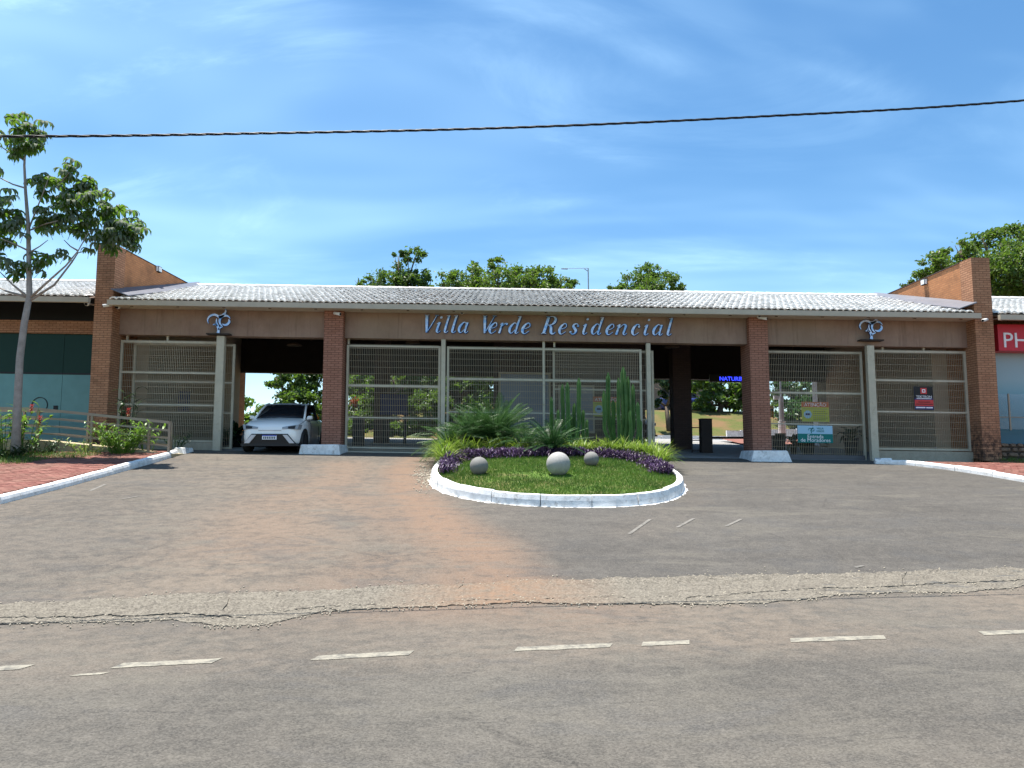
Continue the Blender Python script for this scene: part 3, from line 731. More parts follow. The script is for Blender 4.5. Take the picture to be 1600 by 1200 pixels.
boxpart('inner_pier', gate, M_DKBRICK, 6.25, 6.95, 28.4, 29.1, 1.6, 6.6)
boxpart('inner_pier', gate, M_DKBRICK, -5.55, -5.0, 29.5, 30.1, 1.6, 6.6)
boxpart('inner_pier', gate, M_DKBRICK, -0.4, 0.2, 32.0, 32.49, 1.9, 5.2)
# roof: deck, rafters, tiles
EY, RY, BY = 22.33, 28.4, 34.4; EZ, SL = 6.22, 0.302
def roof_z(y): return EZ + SL * ((y - EY) if y <= RY else (2 * RY - EY - y))
m = MB()
for y0, y1 in ((EY + 0.04, RY), (RY, BY)):
    m.prism8([(x, y, roof_z(y) + SH * x - d) for d in (0.10, 0.05) for x, y in ((XL, y0), (XR, y0), (XR, y1), (XL, y1))])
roof = m.build('roof', M_DECK, gate)
for i in range(19):
    x = XL + 0.6 + i * 1.43; m = MB()
    for y0, y1 in ((22.5, RY), (RY, 34.2)):
        m.prism8([(xx, y, roof_z(y) + SH * xx - d) for d in (0.24, 0.102) for xx, y in ((x, y0), (x + 0.07, y0), (x + 0.07, y1), (x, y1))])
    m.build('rafter', M_DECK, roof)
for y in (23.9, 25.3, 26.7):
    boxpart('purlin', roof, M_DECK, XL, XR, y, y + 0.08, roof_z(y) - 0.36, roof_z(y) - 0.242)
TW, TL = 0.2, 0.60
def tile_mesh():
    prof = [(-.102, .0), (-.080, .004), (-.055, .024), (-.022, .038), (.022, .038), (.055, .024), (.080, .004), (.102, .0)]
    m = MB(); n = len(prof)
    for yy, tp, lift in ((0.0, 1.0, 0.06), (TL + 0.05, 0.86, -0.015)):
        for x, h in prof: m.v.append((x * tp, yy, h * (1 if yy == 0 else 0.9) + lift))
    for x, h in prof: m.v.append((x, 0.012, h + 0.06 - 0.044))
    for i in range(n - 1): m.f.append((i, i + 1, n + i + 1, n + i)); m.f.append((2 * n + i, 2 * n + i + 1, i + 1, i))
    return m
TM = tile_mesh()
tme = bpy.data.meshes.new('roof_tile'); tme.from_pydata(TM.v, [], TM.f); tme.materials.append(M_TILE)
for p in tme.polygons: p.use_smooth = True
def tile_field(parent, x0, x1, ey, ry, ez, sl, nparts, back=None, seed=1, sh=SH):
    rr = random.Random(seed); ang = math.atan(sl); ca = math.cos(ang)
    cols = int((x1 - x0) / TW); rows = int((ry - ey) / (TL * ca)) + 1
    from mathutils import Euler
    m = MB(); cnt = 0
    for side in (0, 1):
        if side and not back: break
        nr = rows if not side else int((back - ry) / (TL * ca)) + 1
        for r in range(nr):
            for c in range(cols):
                x = x0 + TW * (c + 0.5) + rr.uniform(-.009, .009); d = r * TL * ca + rr.uniform(-.02, .02) + 0.02 * vnoise(c * 0.23, r)
                d = min(d, ((ry - ey) if not side else (back - ry)) - TL * ca + 0.04)
                if not side: y = ey + d; yaw = 0
                else: y = back - d; yaw = PI
                z = ez + sl * ((y - ey) if not side else (2 * ry - ey - y)) + sh * x - 0.045
                e = Euler((ang + rr.uniform(-.02, .02), -math.atan(sh) if not side else math.atan(sh), yaw + rr.uniform(-.035, .035)), 'XYZ')
                if side: e = (Matrix.Rotation(PI + rr.uniform(-.02, .02), 3, 'Z') @ Matrix.Rotation(ang, 3, 'X')).to_euler()
                if not side and cnt < nparts:
                    place('roof_tile', tme, parent, (x, y, z), e); cnt += 1
                else:
                    mt = Matrix.Translation((x, y, z)) @ e.to_matrix().to_4x4(); i0 = len(m.v)
                    m.v += [tuple(mt @ Vector(v)) for v in TM.v]; m.f += [tuple(i0 + k for k in f) for f in TM.f]
    m.build('tile_field', M_TILE, parent, True, kind='stuff')
tile_field(roof, XL + 0.05, XR - 0.03, EY, RY, EZ + 0.03, SL, 268, back=BY)
m = MB(); n = 66
def ridge(m, x0, x1, y, z, r=0.11, L=0.40):
    x = x0
    while x < x1:
        rings = []
        for dx, k in ((0, 1.0), (L + 0.04, 0.85)):
            for a in range(7):
                t = PI * a / 6; rings.append((x + dx, y - math.cos(t) * r * k, z + math.sin(t) * r * 0.8 * k + SH * (x + dx) + R.uniform(-.004, .004)))
        i = len(m.v); m.v += rings
        for a in range(6): m.f.append((i + a, i + a + 1, i + a + 8, i + a + 7))
        x += L
ridge(m, XL, XR - 0.4, RY, roof_z(RY) + 0.03)
m.build('ridge_tiles', M_TILE, roof, True)
m = MB(); m.box(XL + 0.02, XR - 0.02, EY - 0.10, EY + 0.03, 6.03, 6.19); m.build('gutter', M_GUT, gate)
m = MB(); m.box(XL + 0.02, XR - 0.02, EY + 0.03, 22.99, 6.06, 6.09); m.build('soffit', M_GUT, gate)
for xw, s in ((XL, 1), (XR, -1)):                        # metal flashing where roof meets the wing walls
    m = MB()
    m.prism8([(x, y, roof_z(y) + SH * x + dz + 0.10 + (0.2 if abs(x - xw) < 0.1 else 0)) for dz in (0, 0.03) for x, y in ((xw + s * 0.002, EY + 0.1), (xw + s * 0.55, EY + 0.1), (xw + s * 0.40, RY + 0.3), (xw + s * 0.002, RY + 0.3))])
    m.build('flashing', M_FLASH, roof)
# offices under the roof at both ends
boxpart('office_wall', gate, M_BEIGE, XL, -12.05, 24.2, 32.45, 1.5, 6.6)
boxpart('office_wall', gate, M_BEIGE, 13.9, XR, 24.2, 32.45, 1.5, 6.6)
boxpart('painted_sunlit_end', gate, M_WHITE, 13.72, XR, 32.95, 33.5, 1.5, 6.3)  # white colour paints in the sunlight on the office wall's end

# guard booth behind the middle fence
booth = thing('guard_booth', 'dark brown guard booth with blue grey window behind the middle fence', 'booth', (3, 28, 1.6))
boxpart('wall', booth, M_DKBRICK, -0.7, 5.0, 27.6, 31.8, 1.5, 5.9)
fw = boxpart('window', booth, M_FENCE, -0.5, 1.45, 27.54, 27.6, 2.2, 4.75)
boxpart('pane', fw, M_BOOTHGL, -0.42, 1.37, 27.515, 27.54, 2.28, 4.67)
fw = boxpart('window', booth, M_FENCE, 1.75, 3.1, 27.54, 27.6, 2.5, 4.3)
boxpart('pane', fw, M_BOOTHGL, 1.83, 3.02, 27.515, 27.54, 2.58, 4.22)

# ------------------------------------------------------------------ fences and gates
def mesh_fence(name, label, cat, x0, x1, zt, zbm, y, rails, mat=M_FENCE, stile=(0.07, 0.07), wires=True, base=None, vs=0.057, hs=0.2, dense=True, extra=None):
    t = thing(name, label, cat, ((x0 + x1) / 2, y, zb((x0 + x1) / 2)))
    boxpart('stile', t, mat, x0, x0 + stile[0], y - 0.03, y + 0.03, zbm, zt)
    boxpart('stile', t, mat, x1 - stile[1], x1, y - 0.03, y + 0.03, zbm, zt)
    xa, xb = x0 + stile[0], x1 - stile[1]
    for z, h in rails: boxpart('rail', t, mat, xa, xb, y - 0.025, y + 0.025, z - h / 2, z + h / 2)
    for xm, w in (extra or []): boxpart('mullion', t, mat, xm - w / 2, xm + w / 2, y - 0.045, y - 0.026, zbm, zt + 0.22)
    m = MB(); x = xa + vs / 2; r = 0.0036
    while x < xb:
        m.box(x - r, x + r, y - r, y + r, zbm, zt - 0.02); x += vs
    z = zbm + 0.1; k = 0
    zs = []
    while z < zt - 0.05: zs.append(z); z += hs
    if dense: zs += [z + 0.05 for z, h in rails] + [z - 0.055 for z, h in rails if z > zbm + 0.1]
    for z in zs: m.box(xa, xb, y - r - 0.007, y - r - 0.0005, z - 0.0032, z + 0.0032)
    m.build('wire_mesh', M_WIRE, t, kind='stuff'); return t
def fz(py, Y=23.12): return P(800, py, Y).z
rails0 = lambda zt, zm1, zm2, zl: [(zt - 0.03, 0.06), (zm1, 0.06), (zm2, 0.04), (zl, 0.06)]
ZT, ZM1, ZM2, ZL = fz(542), fz(605), fz(652), fz(697)
mesh_fence('mesh_fence', 'beige welded mesh fence between the left corner pillar and gate post', 'fence', -12.40, -9.16, fz(541), fz(698), 23.12, [(fz(543), .07), (fz(591), .06), (fz(641), .05), (fz(697), .06)])
mesh_fence('sliding_gate', 'beige mesh sliding gate drawn open behind the left fence', 'gate', -12.1, -8.86, fz(543), fz(708), 23.36, [(fz(545), .06), (fz(604), .05), (fz(652), .04), (fz(707), .06)], hs=0.23)
mesh_fence('sliding_gate', 'wide beige mesh gate between the left brick pier and the planted island', 'gate', -5.24, -2.26, fz(542.5), fz(711), 23.16, [(fz(544), .06), (fz(606), .07), (fz(656), .04), (fz(703), .05), (fz(710), .05)])
mesh_fence('mesh_fence', 'wide beige mesh fence behind the planted island and its cacti', 'fence', -2.06, 4.10, fz(543), fz(706), 23.12, [(fz(545), .06), (fz(593.5), .06), (fz(645), .04), (fz(704), .05)], extra=[(1.0, 0.07)])
mesh_fence('sliding_gate', 'beige mesh gate leaf drawn open behind the middle fence', 'gate', 1.3, 4.52, fz(543), fz(708), 23.36, [(fz(545), .06), (fz(606), .05), (fz(652), .04), (fz(707), .06)], hs=0.23)
mesh_fence('sliding_gate', 'closed mesh gate with black bottom rail carrying the teal entrance sign', 'gate', 7.95, 11.16, fz(540), fz(716), 23.30, [(fz(542), .06), (fz(606), .06), (fz(655), .04), (fz(706), .04)], mat=M_FENCE)
boxpart('bottom_rail', bpy.data.objects['sliding_gate.003'], M_FENCED, 8.02, 11.1, 23.24, 23.272, fz(716), fz(703))
mesh_fence('mesh_fence', 'beige mesh fence left of the right corner pillar with a dark security sign', 'fence', 11.36, 14.36, fz(538), fz(694), 23.12, [(fz(540), .07), (fz(585), .06), (fz(634), .05), (fz(692), .06)], extra=None)
for x0, x1, z0, z1, cat, lab in ((-12.35, -9.2, 1.3, fz(699), 'plinth', 'low beige concrete plinth under the left mesh fence'), (11.36, 14.36, 1.2, fz(695), 'plinth', 'low beige concrete plinth under the right mesh fence')):
    o = boxpart('fence_plinth', None, M_CONC, x0, x1, 23.02, 23.26, z0, z1); tag(o, lab, cat)
def gpost(label, px, ptop, w, y, d=0.16, pbot=724):
    x = P(px, 620, y).x; zt = P(800, ptop, y).z
    o = boxpart('gate_post', None, M_FENCE, x - w / 2, x + w / 2, y, y + d, 1.2, zt); return tag(o, label, 'post')
gpost('thick beige steel gate post under the left emblem', 341, 532, 0.24, 22.84)
gpost('beige steel post at the left edge of the island fence', 692, 532, 0.13, 22.98)
gpost('beige steel post at the right edge of the island fence', 1014.5, 533, 0.13, 22.98)
gpost('thick beige steel gate post under the right emblem', 1364, 531, 0.22, 22.84)
for px in (199, 262, 545, 850, 866, 1378, 1442):         # small hangers between fence tops and fascia
    x = P(px, 540, 23.2).x
    o = boxpart('fence_hanger', None, M_FENCE, x - 0.03, x + 0.03, 23.16, 23.22, fz(541), ZF0 + 0.02); tag(o, {199: 'short beige hanger above the left fence, nearest the corner pillar', 262: 'short beige hanger above the middle of the left fence', 545: 'short beige hanger above the gate beside the left brick pier', 850: 'short beige hanger over the mullion of the island fence', 866: 'short beige hanger just right of the mullion of the island fence', 1378: 'short beige hanger just right of the right emblem post', 1442: 'short beige hanger above the middle of the right fence'}[px], 'hanger')

# ------------------------------------------------------------------ lettering on the fascia
def catmull(pts, n=6):
    if len(pts) < 3: n = 3
    out = []
    for i in range(len(pts) - 1):
        p0 = pts[max(0, i - 1)]; p1 = pts[i]; p2 = pts[i + 1]; p3 = pts[min(len(pts) - 1, i + 2)]
        for k in range(n):
            t = k / n
            out.append(tuple(0.5 * (2 * b + (c - a) * t + (2 * a - 5 * b + 4 * c - d) * t * t + (3 * b - a - 3 * c + d) * t ** 3) for a, b, c, d in zip(p0, p1, p2, p3)))
    out.append(tuple(pts[-1])); return out
def ribbon(front, side, pts, to3, depth):
    s = catmull(pts); n = len(s); L = []; Rr = []
    for i, (x, y, w) in enumerate(s):
        a = s[max(0, i - 1)]; b = s[min(n - 1, i + 1)]; dx, dy = b[0] - a[0], b[1] - a[1]; l = math.hypot(dx, dy) or 1
        w = max(w, 0.004); L.append((x - dy / l * w / 2, y + dx / l * w / 2)); Rr.append((x + dy / l * w / 2, y - dx / l * w / 2))
    for i in range(n - 1):
        front.quad(to3(*Rr[i], 0), to3(*Rr[i + 1], 0), to3(*L[i + 1], 0), to3(*L[i], 0))
        for a, b in ((L[i], L[i + 1]), (Rr[i + 1], Rr[i])): side.quad(to3(*a, 0), to3(*b, 0), to3(*b, depth), to3(*a, depth))
    for a, b in ((L[0], Rr[0]), (Rr[-1], L[-1])): side.quad(to3(*a, 0), to3(*b, 0), to3(*b, depth), to3(*a, depth))
def dot(x, y, r): return [(x - r, y, 0.01), (x - r * .6, y, r * 1.6), (x, y, r * 2), (x + r * .6, y, r * 1.6), (x + r, y, 0.01)]
K, H = 0.095, 0.03
exit_ = lambda x: [(x, .1, K), (x + .02, .03, .07), (x + .08, .0, H), (x + .17, .1, H)]
bowl = [(.4, .46, H), (.32, .58, H), (.22, .58, .06), (.08, .36, .13), (.07, .14, .11), (.16, .01, .05), (.27, .08, H), (.38, .28, H)]
GL = {'V': (.72, [[(.06, 1, .14), (.14, .6, .14), (.27, 0, .11)], [(.28, .02, H), (.46, .5, .045), (.63, 1, H)], [(-.06, .985, H), (.2, .985, H)], [(.5, .985, H), (.74, .985, H)]]),
      'i': (.26, [[(-.02, .47, H), (.06, .56, .05)], [(.1, .59, K), (.06, .3, K), (.05, .1, .11)], exit_(.05), dot(.13, .86, .062)]),
      'l': (.26, [[(-.02, .95, H), (.1, .99, H)], [(.11, 1, K), (.07, .5, K), (.05, .1, .11)], exit_(.05)]),
      'a': (.62, [bowl, [(.43, .59, .12), (.4, .3, K), (.39, .1, .11)], exit_(.39)]),
      'e': (.44, [[(.07, .27, H), (.25, .31, H), (.38, .42, H)], [(.38, .42, H), (.34, .56, .05), (.24, .59, .06), (.1, .42, .12), (.06, .2, .13), (.12, .03, .08), (.22, .0, H), (.38, .14, H)]]),
      'r': (.4, [[(-.02, .47, H), (.05, .56, .05)], [(.1, .59, K), (.06, .3, K), (.02, 0, .11)], [(.06, .3, H), (.18, .5, H), (.3, .58, .06)], dot(.33, .53, .06)]),
      'd': (.62, [bowl, [(.36, .95, H), (.48, .99, H)], [(.49, 1, .12), (.43, .5, K), (.39, .1, .11)], exit_(.39)]),
      'R': (.74, [[(.2, 1, .14), (.15, .5, .14), (.1, 0, .14)], [(-.02, .015, H), (.24, .015, H)], [(.06, .985, H), (.2, .985, H), (.42, .985, .05), (.57, .86, .12), (.54, .64, .12), (.4, .52, .05), (.16, .5, H)], [(.3, .51, .06), (.42, .38, .12), (.47, .1, .13), (.58, .0, .06), (.7, .1, H)]]),
      's': (.4, [dot(.34, .47, .05), [(.35, .48, H), (.29, .58, .04), (.17, .57, .07), (.12, .46, .1), (.2, .33, .12), (.28, .2, .11), (.26, .06, .07), (.14, .0, .04), (.04, .1, H)], dot(.05, .12, .05)]),
      'n': (.58, [[(-.02, .47, H), (.05, .56, .05)], [(.1, .59, K), (.06, .3, K), (.02, 0, .11)], [(.06, .28, H), (.2, .5, H), (.32, .59, .06), (.41, .5, .11), (.39, .28, K), (.36, .1, .11)], exit_(.36)]),
      'c': (.42, [dot(.34, .47, .055), [(.36, .48, H), (.32, .57, .045), (.22, .59, .06), (.1, .42, .12), (.06, .2, .13), (.12, .03, .08), (.22, .0, H), (.37, .14, H)]])}
sign = thing('name_lettering', 'blue metal italic letters spelling Villa Verde Residencial on the fascia', 'lettering', (1.1, 22.95, 5.6))
for ch, xa, xb in (('V', 659, 680), ('i', 680, 689), ('l', 692.5, 701), ('l', 704, 713), ('a', 714, 733), ('V', 750, 770), ('e', 762, 776), ('r', 779, 791), ('d', 793, 812), ('e', 813, 828),
                   ('R', 846, 869), ('e', 871, 885), ('s', 889, 903), ('i', 909, 918), ('d', 922, 941), ('e', 945, 959), ('n', 962, 981), ('c', 985, 999), ('i', 1005, 1014), ('a', 1018, 1037), ('l', 1041, 1050)):
    w, st = GL[ch]; hp = 28.0; base = 521.5 + (xa - 855) * 0.0125; Yt = 22.93
    a = P(xa, base, Yt); capm = hp * Yt / F
    wm = (xb - xa) * Yt / F; sx = wm / (w * capm) * 0.98
    to3 = lambda x, y, d, a=a, sx=sx: Vector((a.x + (x * sx + 0.22 * y) * capm - 0.0 * capm, Yt + d, a.z + y * capm + SH * x * capm))
    fr, sd = MB(), MB()
    dots = MB(), MB()
    for s_ in st: ribbon(*((dots if ch == 'i' and s_[0][1] > 0.8 else (fr, sd))), s_, to3, 0.045)
    # slightly thicker strokes sit on dark blue backs
    o = fr.build('letter', M_BLUEL, sign, label='letter ' + ch); sd.build('letter_return', M_BLUED, o)
    bk, s2 = MB(), MB(); to4 = lambda x, y, d, a=a, sx=sx: Vector((a.x + 0.016 + (x * sx + 0.22 * y) * capm, Yt + 0.03 + d, a.z - 0.012 + y * capm + SH * x * capm))
    for s_ in st: (ch == 'i' and s_[0][1] > 0.8) or ribbon(bk, s2, [(x, y, w * 1.08 + 0.028) for x, y, w in s_], to4, 0.01)
    bk.build('letter_back', M_BLUED, o)
    if ch == 'i': dots[0].build('dot', M_BLUEL, o)

EMB = [[(375, 520, 8), (350, 430, 26), (400, 345, 36), (500, 308, 42), (590, 340, 48), (650, 380, 55)],
       [(610, 352, 50), (690, 340, 60), (755, 270, 42), (772, 205, 28), (742, 150, 8)], [(630, 375, 60), (750, 332, 45), (840, 352, 30), (888, 410, 8)],
       [(650, 380, 50), (634, 470, 40), (660, 540, 32), (715, 592, 8)], [(846, 415, 10), (866, 475, 44), (825, 538, 46), (760, 555, 38), (700, 530, 10)],
       [(610, 748, 62), (617, 670, 45), (592, 580, 52), (560, 500, 40), (567, 400, 8)], [(616, 670, 40), (650, 622, 34), (720, 600, 8)], [(585, 580, 34), (545, 543, 28), (498, 530, 8)],
       [(548, 470, 10), (535, 530, 30), (480, 555, 10)]]
def emblem(name, label, px0, py0):
    c = P(px0 + 41, py0 + 50, 22.8); t = thing(name, label, 'emblem', c)
    fr, sd, bk = MB(), MB(), MB(); k = 22.8 / F / 15.0
    to3 = lambda x, y, d: Vector((c.x + (x - 615) * k, 22.8 + d, c.z + (-y - 745 + 1490 - 745) * k if False else c.z + (745 - (-y)) * k))
    for s_ in EMB:
        s2 = [(x, -y, w * 1.15) for x, y, w in s_]; ribbon(fr, sd, s2, to3, 0.06)
    fr.build('emblem_face', M_BLUEL, t); sd.build('emblem_side', M_BLUED, t)
    boxpart('shelf', t, M_BEAMD, c.x - 0.36, c.x + 0.36, 22.74, 23.0, c.z - SH * c.x - 0.06, c.z - SH * c.x - 0.02)
emblem('tree_emblem', 'blue swirling tree emblem standing above the left gate post', 300, 470)
emblem('tree_emblem', 'blue swirling tree emblem standing above the right gate post', 1321, 479.5)

# ------------------------------------------------------------------ shops either side
ls = thing('shop_building', 'brick shop with dark green and teal glass behind the ramp', 'shop', (-20, 26, 1.6))
LX0 = -34
boxpart('wall', ls, M_BRICK, LX0, XL - 0.56, 23.75, 24.1, P(800, 532, 23.75).z, P(800, 512, 23.75).z)
boxpart('recess_shade_panel', ls, M_BLACK, LX0, XL - 0.56, 24.3, 24.5, P(800, 512, 23.75).z, 6.75)  # black panel paints in the shade of the recess under the eave
z0, z1, z2 = P(800, 706, 23.9).z, P(800, 595, 23.9).z, P(800, 532, 23.9).z
for i, (xa, xb) in enumerate(((-34, -27), (-27, -20.6), (-20.6, -14.65), (-14.65, -12.99))):
    boxpart('upper_pane', ls, M_GLASSU, xa, xb - 0.012, 23.86, 23.9, z1 + 0.03, z2)
    boxpart('lower_pane', ls, M_GLASSL, xa, xb - 0.012, 23.86, 23.9, z0 - 0.4, z1 - 0.03)
boxpart('transom', ls, M_BLACK, LX0, XL - 0.56, 23.84, 23.92, z1 - 0.03, z1 + 0.03)
boxpart('base_wall', ls, M_CONC, LX0, XL - 0.56, 23.8, 24.1, 0.8, z0 - 0.4)
boxpart('back_wall', ls, M_BRICK, LX0, XL - 0.6, 33.0, 33.3, 1.0, 6.6)
def shop_roof(parent, x0, x1, ez, seed, npart):
    ey, ry = 22.33, 28.2; m = MB()
    m.prism8([(x, y, ez + SL * (y - ey) + SH * x - d) for d in (0.10, 0.05) for x, y in ((x0, ey + .04), (x1, ey + .04), (x1, ry), (x0, ry))])
    m.prism8([(x, y, ez + SL * (2 * ry - ey - y) + SH * x - d) for d in (0.10, 0.05) for x, y in ((x0, ry), (x1, ry), (x1, 34), (x0, 34))])
    r = m.build('roof', M_DECK, parent); tile_field(r, x0, x1, ey, ry, ez + 0.03, SL, npart, seed=seed)
    mm = MB(); ridge(mm, x0, x1 - 0.4, ry, ez + SL * (ry - ey) + 0.04); mm.build('ridge_tiles', M_TILE, r, True)
    boxpart('gutter', parent, M_GUT, x0, x1, ey - 0.10, ey + 0.03, ez - 0.2, ez - 0.04)
shop_roof(ls, LX0, XL - 0.56, 6.30, 21, 0)
em = MB()
c = P(62, 633, 23.85); N = 28
for k in range(N):
    a, b = 2 * PI * k / N, 2 * PI * (k + 1) / N
    for r0, r1 in ((0.24, 0.262),):
        em.prism8([(c.x + r * math.cos(t), y, c.z + r * math.sin(t)) for y in (23.855, 23.84) for r, t in ((r0, a), (r1, a), (r1, b), (r0, b))])
em.build('window_ring', M_BLACK, ls)
boxpart('door_sign', ls, M_BLACK, P(87, 636, 23.85).x - .065, P(87, 636, 23.85).x + .065, 23.83, 23.858, P(800, 652, 23.85).z, P(800, 645, 23.85).z)

rs = thing('shop_building', 'shop with red sign board and blue film window at the right end', 'shop', (18, 26, 1.4))
RX1 = 36
boxpart('base_wall', rs, M_MORTAR, 14.95, RX1, 23.3, 23.9, 0.8, 2.22)
boxpart('shop_window', rs, M_GLASSR, 14.97, RX1, 23.42, 23.5, 2.22, 5.2)
boxpart('wall', rs, M_BRICK, 14.97, RX1, 23.45, 23.8, 5.2, 6.5)
boxpart('back_wall', rs, M_BRICK, 15.0, RX1, 33.0, 33.3, 1.0, 6.6)
shop_roof(rs, 14.96, RX1, 6.20, 23, 0)
# rubble stones of the base wall
rr = random.Random(12); z = 1.25; row = 0
while z < 2.15:
    x = 14.98 + rr.uniform(0, .15); h = rr.uniform(0.11, 0.17)
    while x < 21:
        w = rr.uniform(0.18, 0.42); st = ico((0, 0, 0), 1, 1, 0.13, rr)
        xc, zc = x + w / 2, z + h / 2 + SH * x
        for i, v in enumerate(st.v): 
            k = lambda q, s: math.copysign(abs(q) ** 0.6, q) * s
            st.v[i] = (xc + k(v[0], w * 0.49), 23.30 + k(v[1], 0.07), zc + k(v[2], h * 0.48))
        st.build('stone', M_STONE, rs); x += w + 0.015
    z += h + 0.012
rsign = thing('shop_sign', 'red shop sign board with white letters PH on the right shop', 'sign', (16, 22.9, 5.6))
zs0, zs1 = P(800, 536, 22.9).z, P(800, 495, 22.9).z
boxpart('board', rsign, M_RED, P(1559, 528, 22.9).x, 30, 22.88, 23.4, zs0, zs1)
cp = P(1567, 542.5, 22.86); text_mesh('PH', 0.68, (cp.x, 22.87, cp.z), M_LETW, rsign, 'letters', 'LEFT', 0.012)
for px, lab in ((None, None),): pass
# glass balustrade in front of the right shop
gb = thing('glass_balustrade', 'clear glass balustrade with slim steel posts in front of the blue shop window', 'railing', (16, 23.1, 2.2))
gz0, gz1 = P(800, 660, 23.1).z, P(800, 604, 23.1).z
for x in (15.6, 17.4, 19.2, 21.0):
    boxpart('post', gb, M_STEEL, x - .02, x + .02, 23.04, 23.08, gz0, gz1 + .02)
for xa, xb in ((15.02, 15.57), (15.63, 17.37), (17.43, 19.17), (19.23, 20.97)):
    boxpart('pane', gb, M_PANE, xa, xb, 23.055, 23.065, gz0 + .03, gz1)
boxpart('rail', gb, M_STEEL, 15.02, 21.0, 23.03, 23.09, gz0 + 0.4, gz0 + 0.42)

# ------------------------------------------------------------------ signs on and behind the gates
def panel(name, label, px0, px1, py0, py1, Y, mat, cat='sign', th=0.02):
    a = P(px0, py1, Y); b = P(px1, py0, Y); t = thing(name, label, cat, ((a.x + b.x) / 2, Y, a.z))
    m = MB(); m.box(a.x, b.x, Y, Y + th, a.z - SH * (a.x + b.x) / 2, b.z - SH * (a.x + b.x) / 2); m.build('board', mat, t)
    return t, a, b
def strip_on(t, a, b, u0, u1, v0, v1, mat, name='band', d=0.004):   # u,v fractions from top left
    cx = (a.x + b.x) / 2; m = MB()
    m.box(lerp(a.x, b.x, u0), lerp(a.x, b.x, u1), a.y - d, a.y - d / 4, lerp(b.z, a.z, v1) - SH * cx, lerp(b.z, a.z, v0) - SH * cx); return m.build(name, mat, t)
t, a, b = panel('entrance_sign', 'teal and pale blue sign reading Entrada de Moradores on the closed gate', 1247, 1300.5, 665, 692, 23.2, M_SIGNB)
strip_on(t, a, b, 0, 1, 0.48, 1, M_SIGNT)
cx = (a.x + b.x) / 2; hh = b.z - a.z
text_mesh('Entrada', 0.165, (cx, 23.192, a.z + hh * 0.27), M_LETW, t, 'lettering', ext=0.002)
text_mesh('de Moradores', 0.165, (cx, 23.192, a.z + hh * 0.06), M_LETW, t, 'lettering', ext=0.002)
text_mesh('VILLA\nVERDE', 0.085, (cx + 0.16, 23.194, a.z + hh * 0.78), M_SIGNT, t, 'logo_words', ext=0.002)
m = MB(); sd = MB()
for s_ in EMB[:6]: ribbon(m, sd, [(x, -y, w * 1.5) for x, y, w in s_], lambda x, y, d: Vector((cx - 0.12 + (x - 615) * 0.00035, 23.194 + d * 0.05, a.z + hh * 0.56 + (745 + y) * 0.00035)), 0.002)
m.build('logo', M_SIGNT, t)
def atencao(label, px0, px1, py0, py1, Y):
    t, a, b = panel('warning_sign', label, px0, px1, py0, py1, Y, M_SIGNY)
    strip_on(t, a, b, 0, 1, 0, 0.27, M_SIGNO); cx = (a.x + b.x) / 2; h = b.z - a.z; w = b.x - a.x
    text_mesh('ATENÇÃO', h * 0.235, (cx, Y - 0.008, b.z - h * 0.225), M_LETW, t, 'lettering', ext=0.002)
    m = MB(); lathe(m, (0, 0, 0), [(h * 0.2, 0), (h * 0.2, 0.006)], 20)
    m.v = [(a.x + w * 0.22 + x, Y - 0.002 - z, a.z + h * 0.37 + y) for x, y, z in m.v]; m.build('badge', M_SIGNB, t)
    m = MB(); m.box(a.x + w * .14, a.x + w * .3, Y - .014, Y - .009, a.z + h * .33 - SH * cx, a.z + h * .42 - SH * cx); m.build('badge_bar', M_NAVY, t)
    for v in (0.34, 0.46, 0.57, 0.68, 0.79, 0.88): strip_on(t, a, b, 0.42 if v > .4 else .06, 0.94 if v in (.34, .57, .79) else 0.86, v, v + 0.035, M_TEXTG, 'text_line')
atencao('yellow warning sign with orange ATENÇÃO heading behind the closed right gate', 1253, 1295, 628, 659, 23.75)
atencao('yellow warning sign with orange heading seen behind the cactus and middle fence', 927, 967, 620, 651, 23.75)
t, a, b = panel('small_notice', 'small amber notice beside the white post seen through the right gate', 1199, 1209, 634, 652, 34.5, M_AMBER, th=0.03)
strip_on(t, a, b, 0.05, 0.95, 0.25, 0.45, M_TEXTD)
t, a, b = panel('security_sign', 'black security sign with red band hung on the right fence', 1430, 1457, 604, 640, 23.04, M_NAVY)
strip_on(t, a, b, 0, 1, 0, 0.5, M_BLACK); strip_on(t, a, b, 0, 1, 0.58, 0.85, M_PRED)
strip_on(t, a, b, 0.33, 0.67, 0.06, 0.32, M_PRED, 'emblem', 0.008); strip_on(t, a, b, 0.41, 0.59, 0.12, 0.26, M_LETW, 'emblem_core', 0.012); strip_on(t, a, b, 0.455, 0.545, 0.155, 0.225, M_PRED, 'emblem_eye', 0.016)
cx = (a.x + b.x) / 2; hh = b.z - a.z
text_mesh('TEKTRON', 0.108, (cx, 23.030, a.z + hh * 0.505), M_LETW, t, 'lettering', ext=0.002)
strip_on(t, a, b, 0.1, 0.9, 0.515, 0.54, M_LETW, 'text_line', 0.008); strip_on(t, a, b, 0.18, 0.82, 0.66, 0.69, M_BLACK, 'text_line', 0.008); strip_on(t, a, b, 0.05, 0.95, 0.75, 0.78, M_BLACK, 'text_line', 0.008)
strip_on(t, a, b, 0.04, 0.55, 0.89, 0.94, M_LETW, 'text_line', 0.008); strip_on(t, a, b, 0.6, 0.95, 0.89, 0.94, M_LETW, 'text_line', 0.008)
t, a, b = panel('led_display', 'black display with glowing blue letters hanging over the exit lane', 1109, 1166, 585, 597, 30.0, M_BLACK, th=0.12)
cp = P(1124, 594.5, 29.99); text_mesh('NATURE', 0.235, (cp.x, 29.99, cp.z), M_LED, t, 'lettering', 'LEFT', ext=0.003); cp = P(1157, 594.5, 29.99)
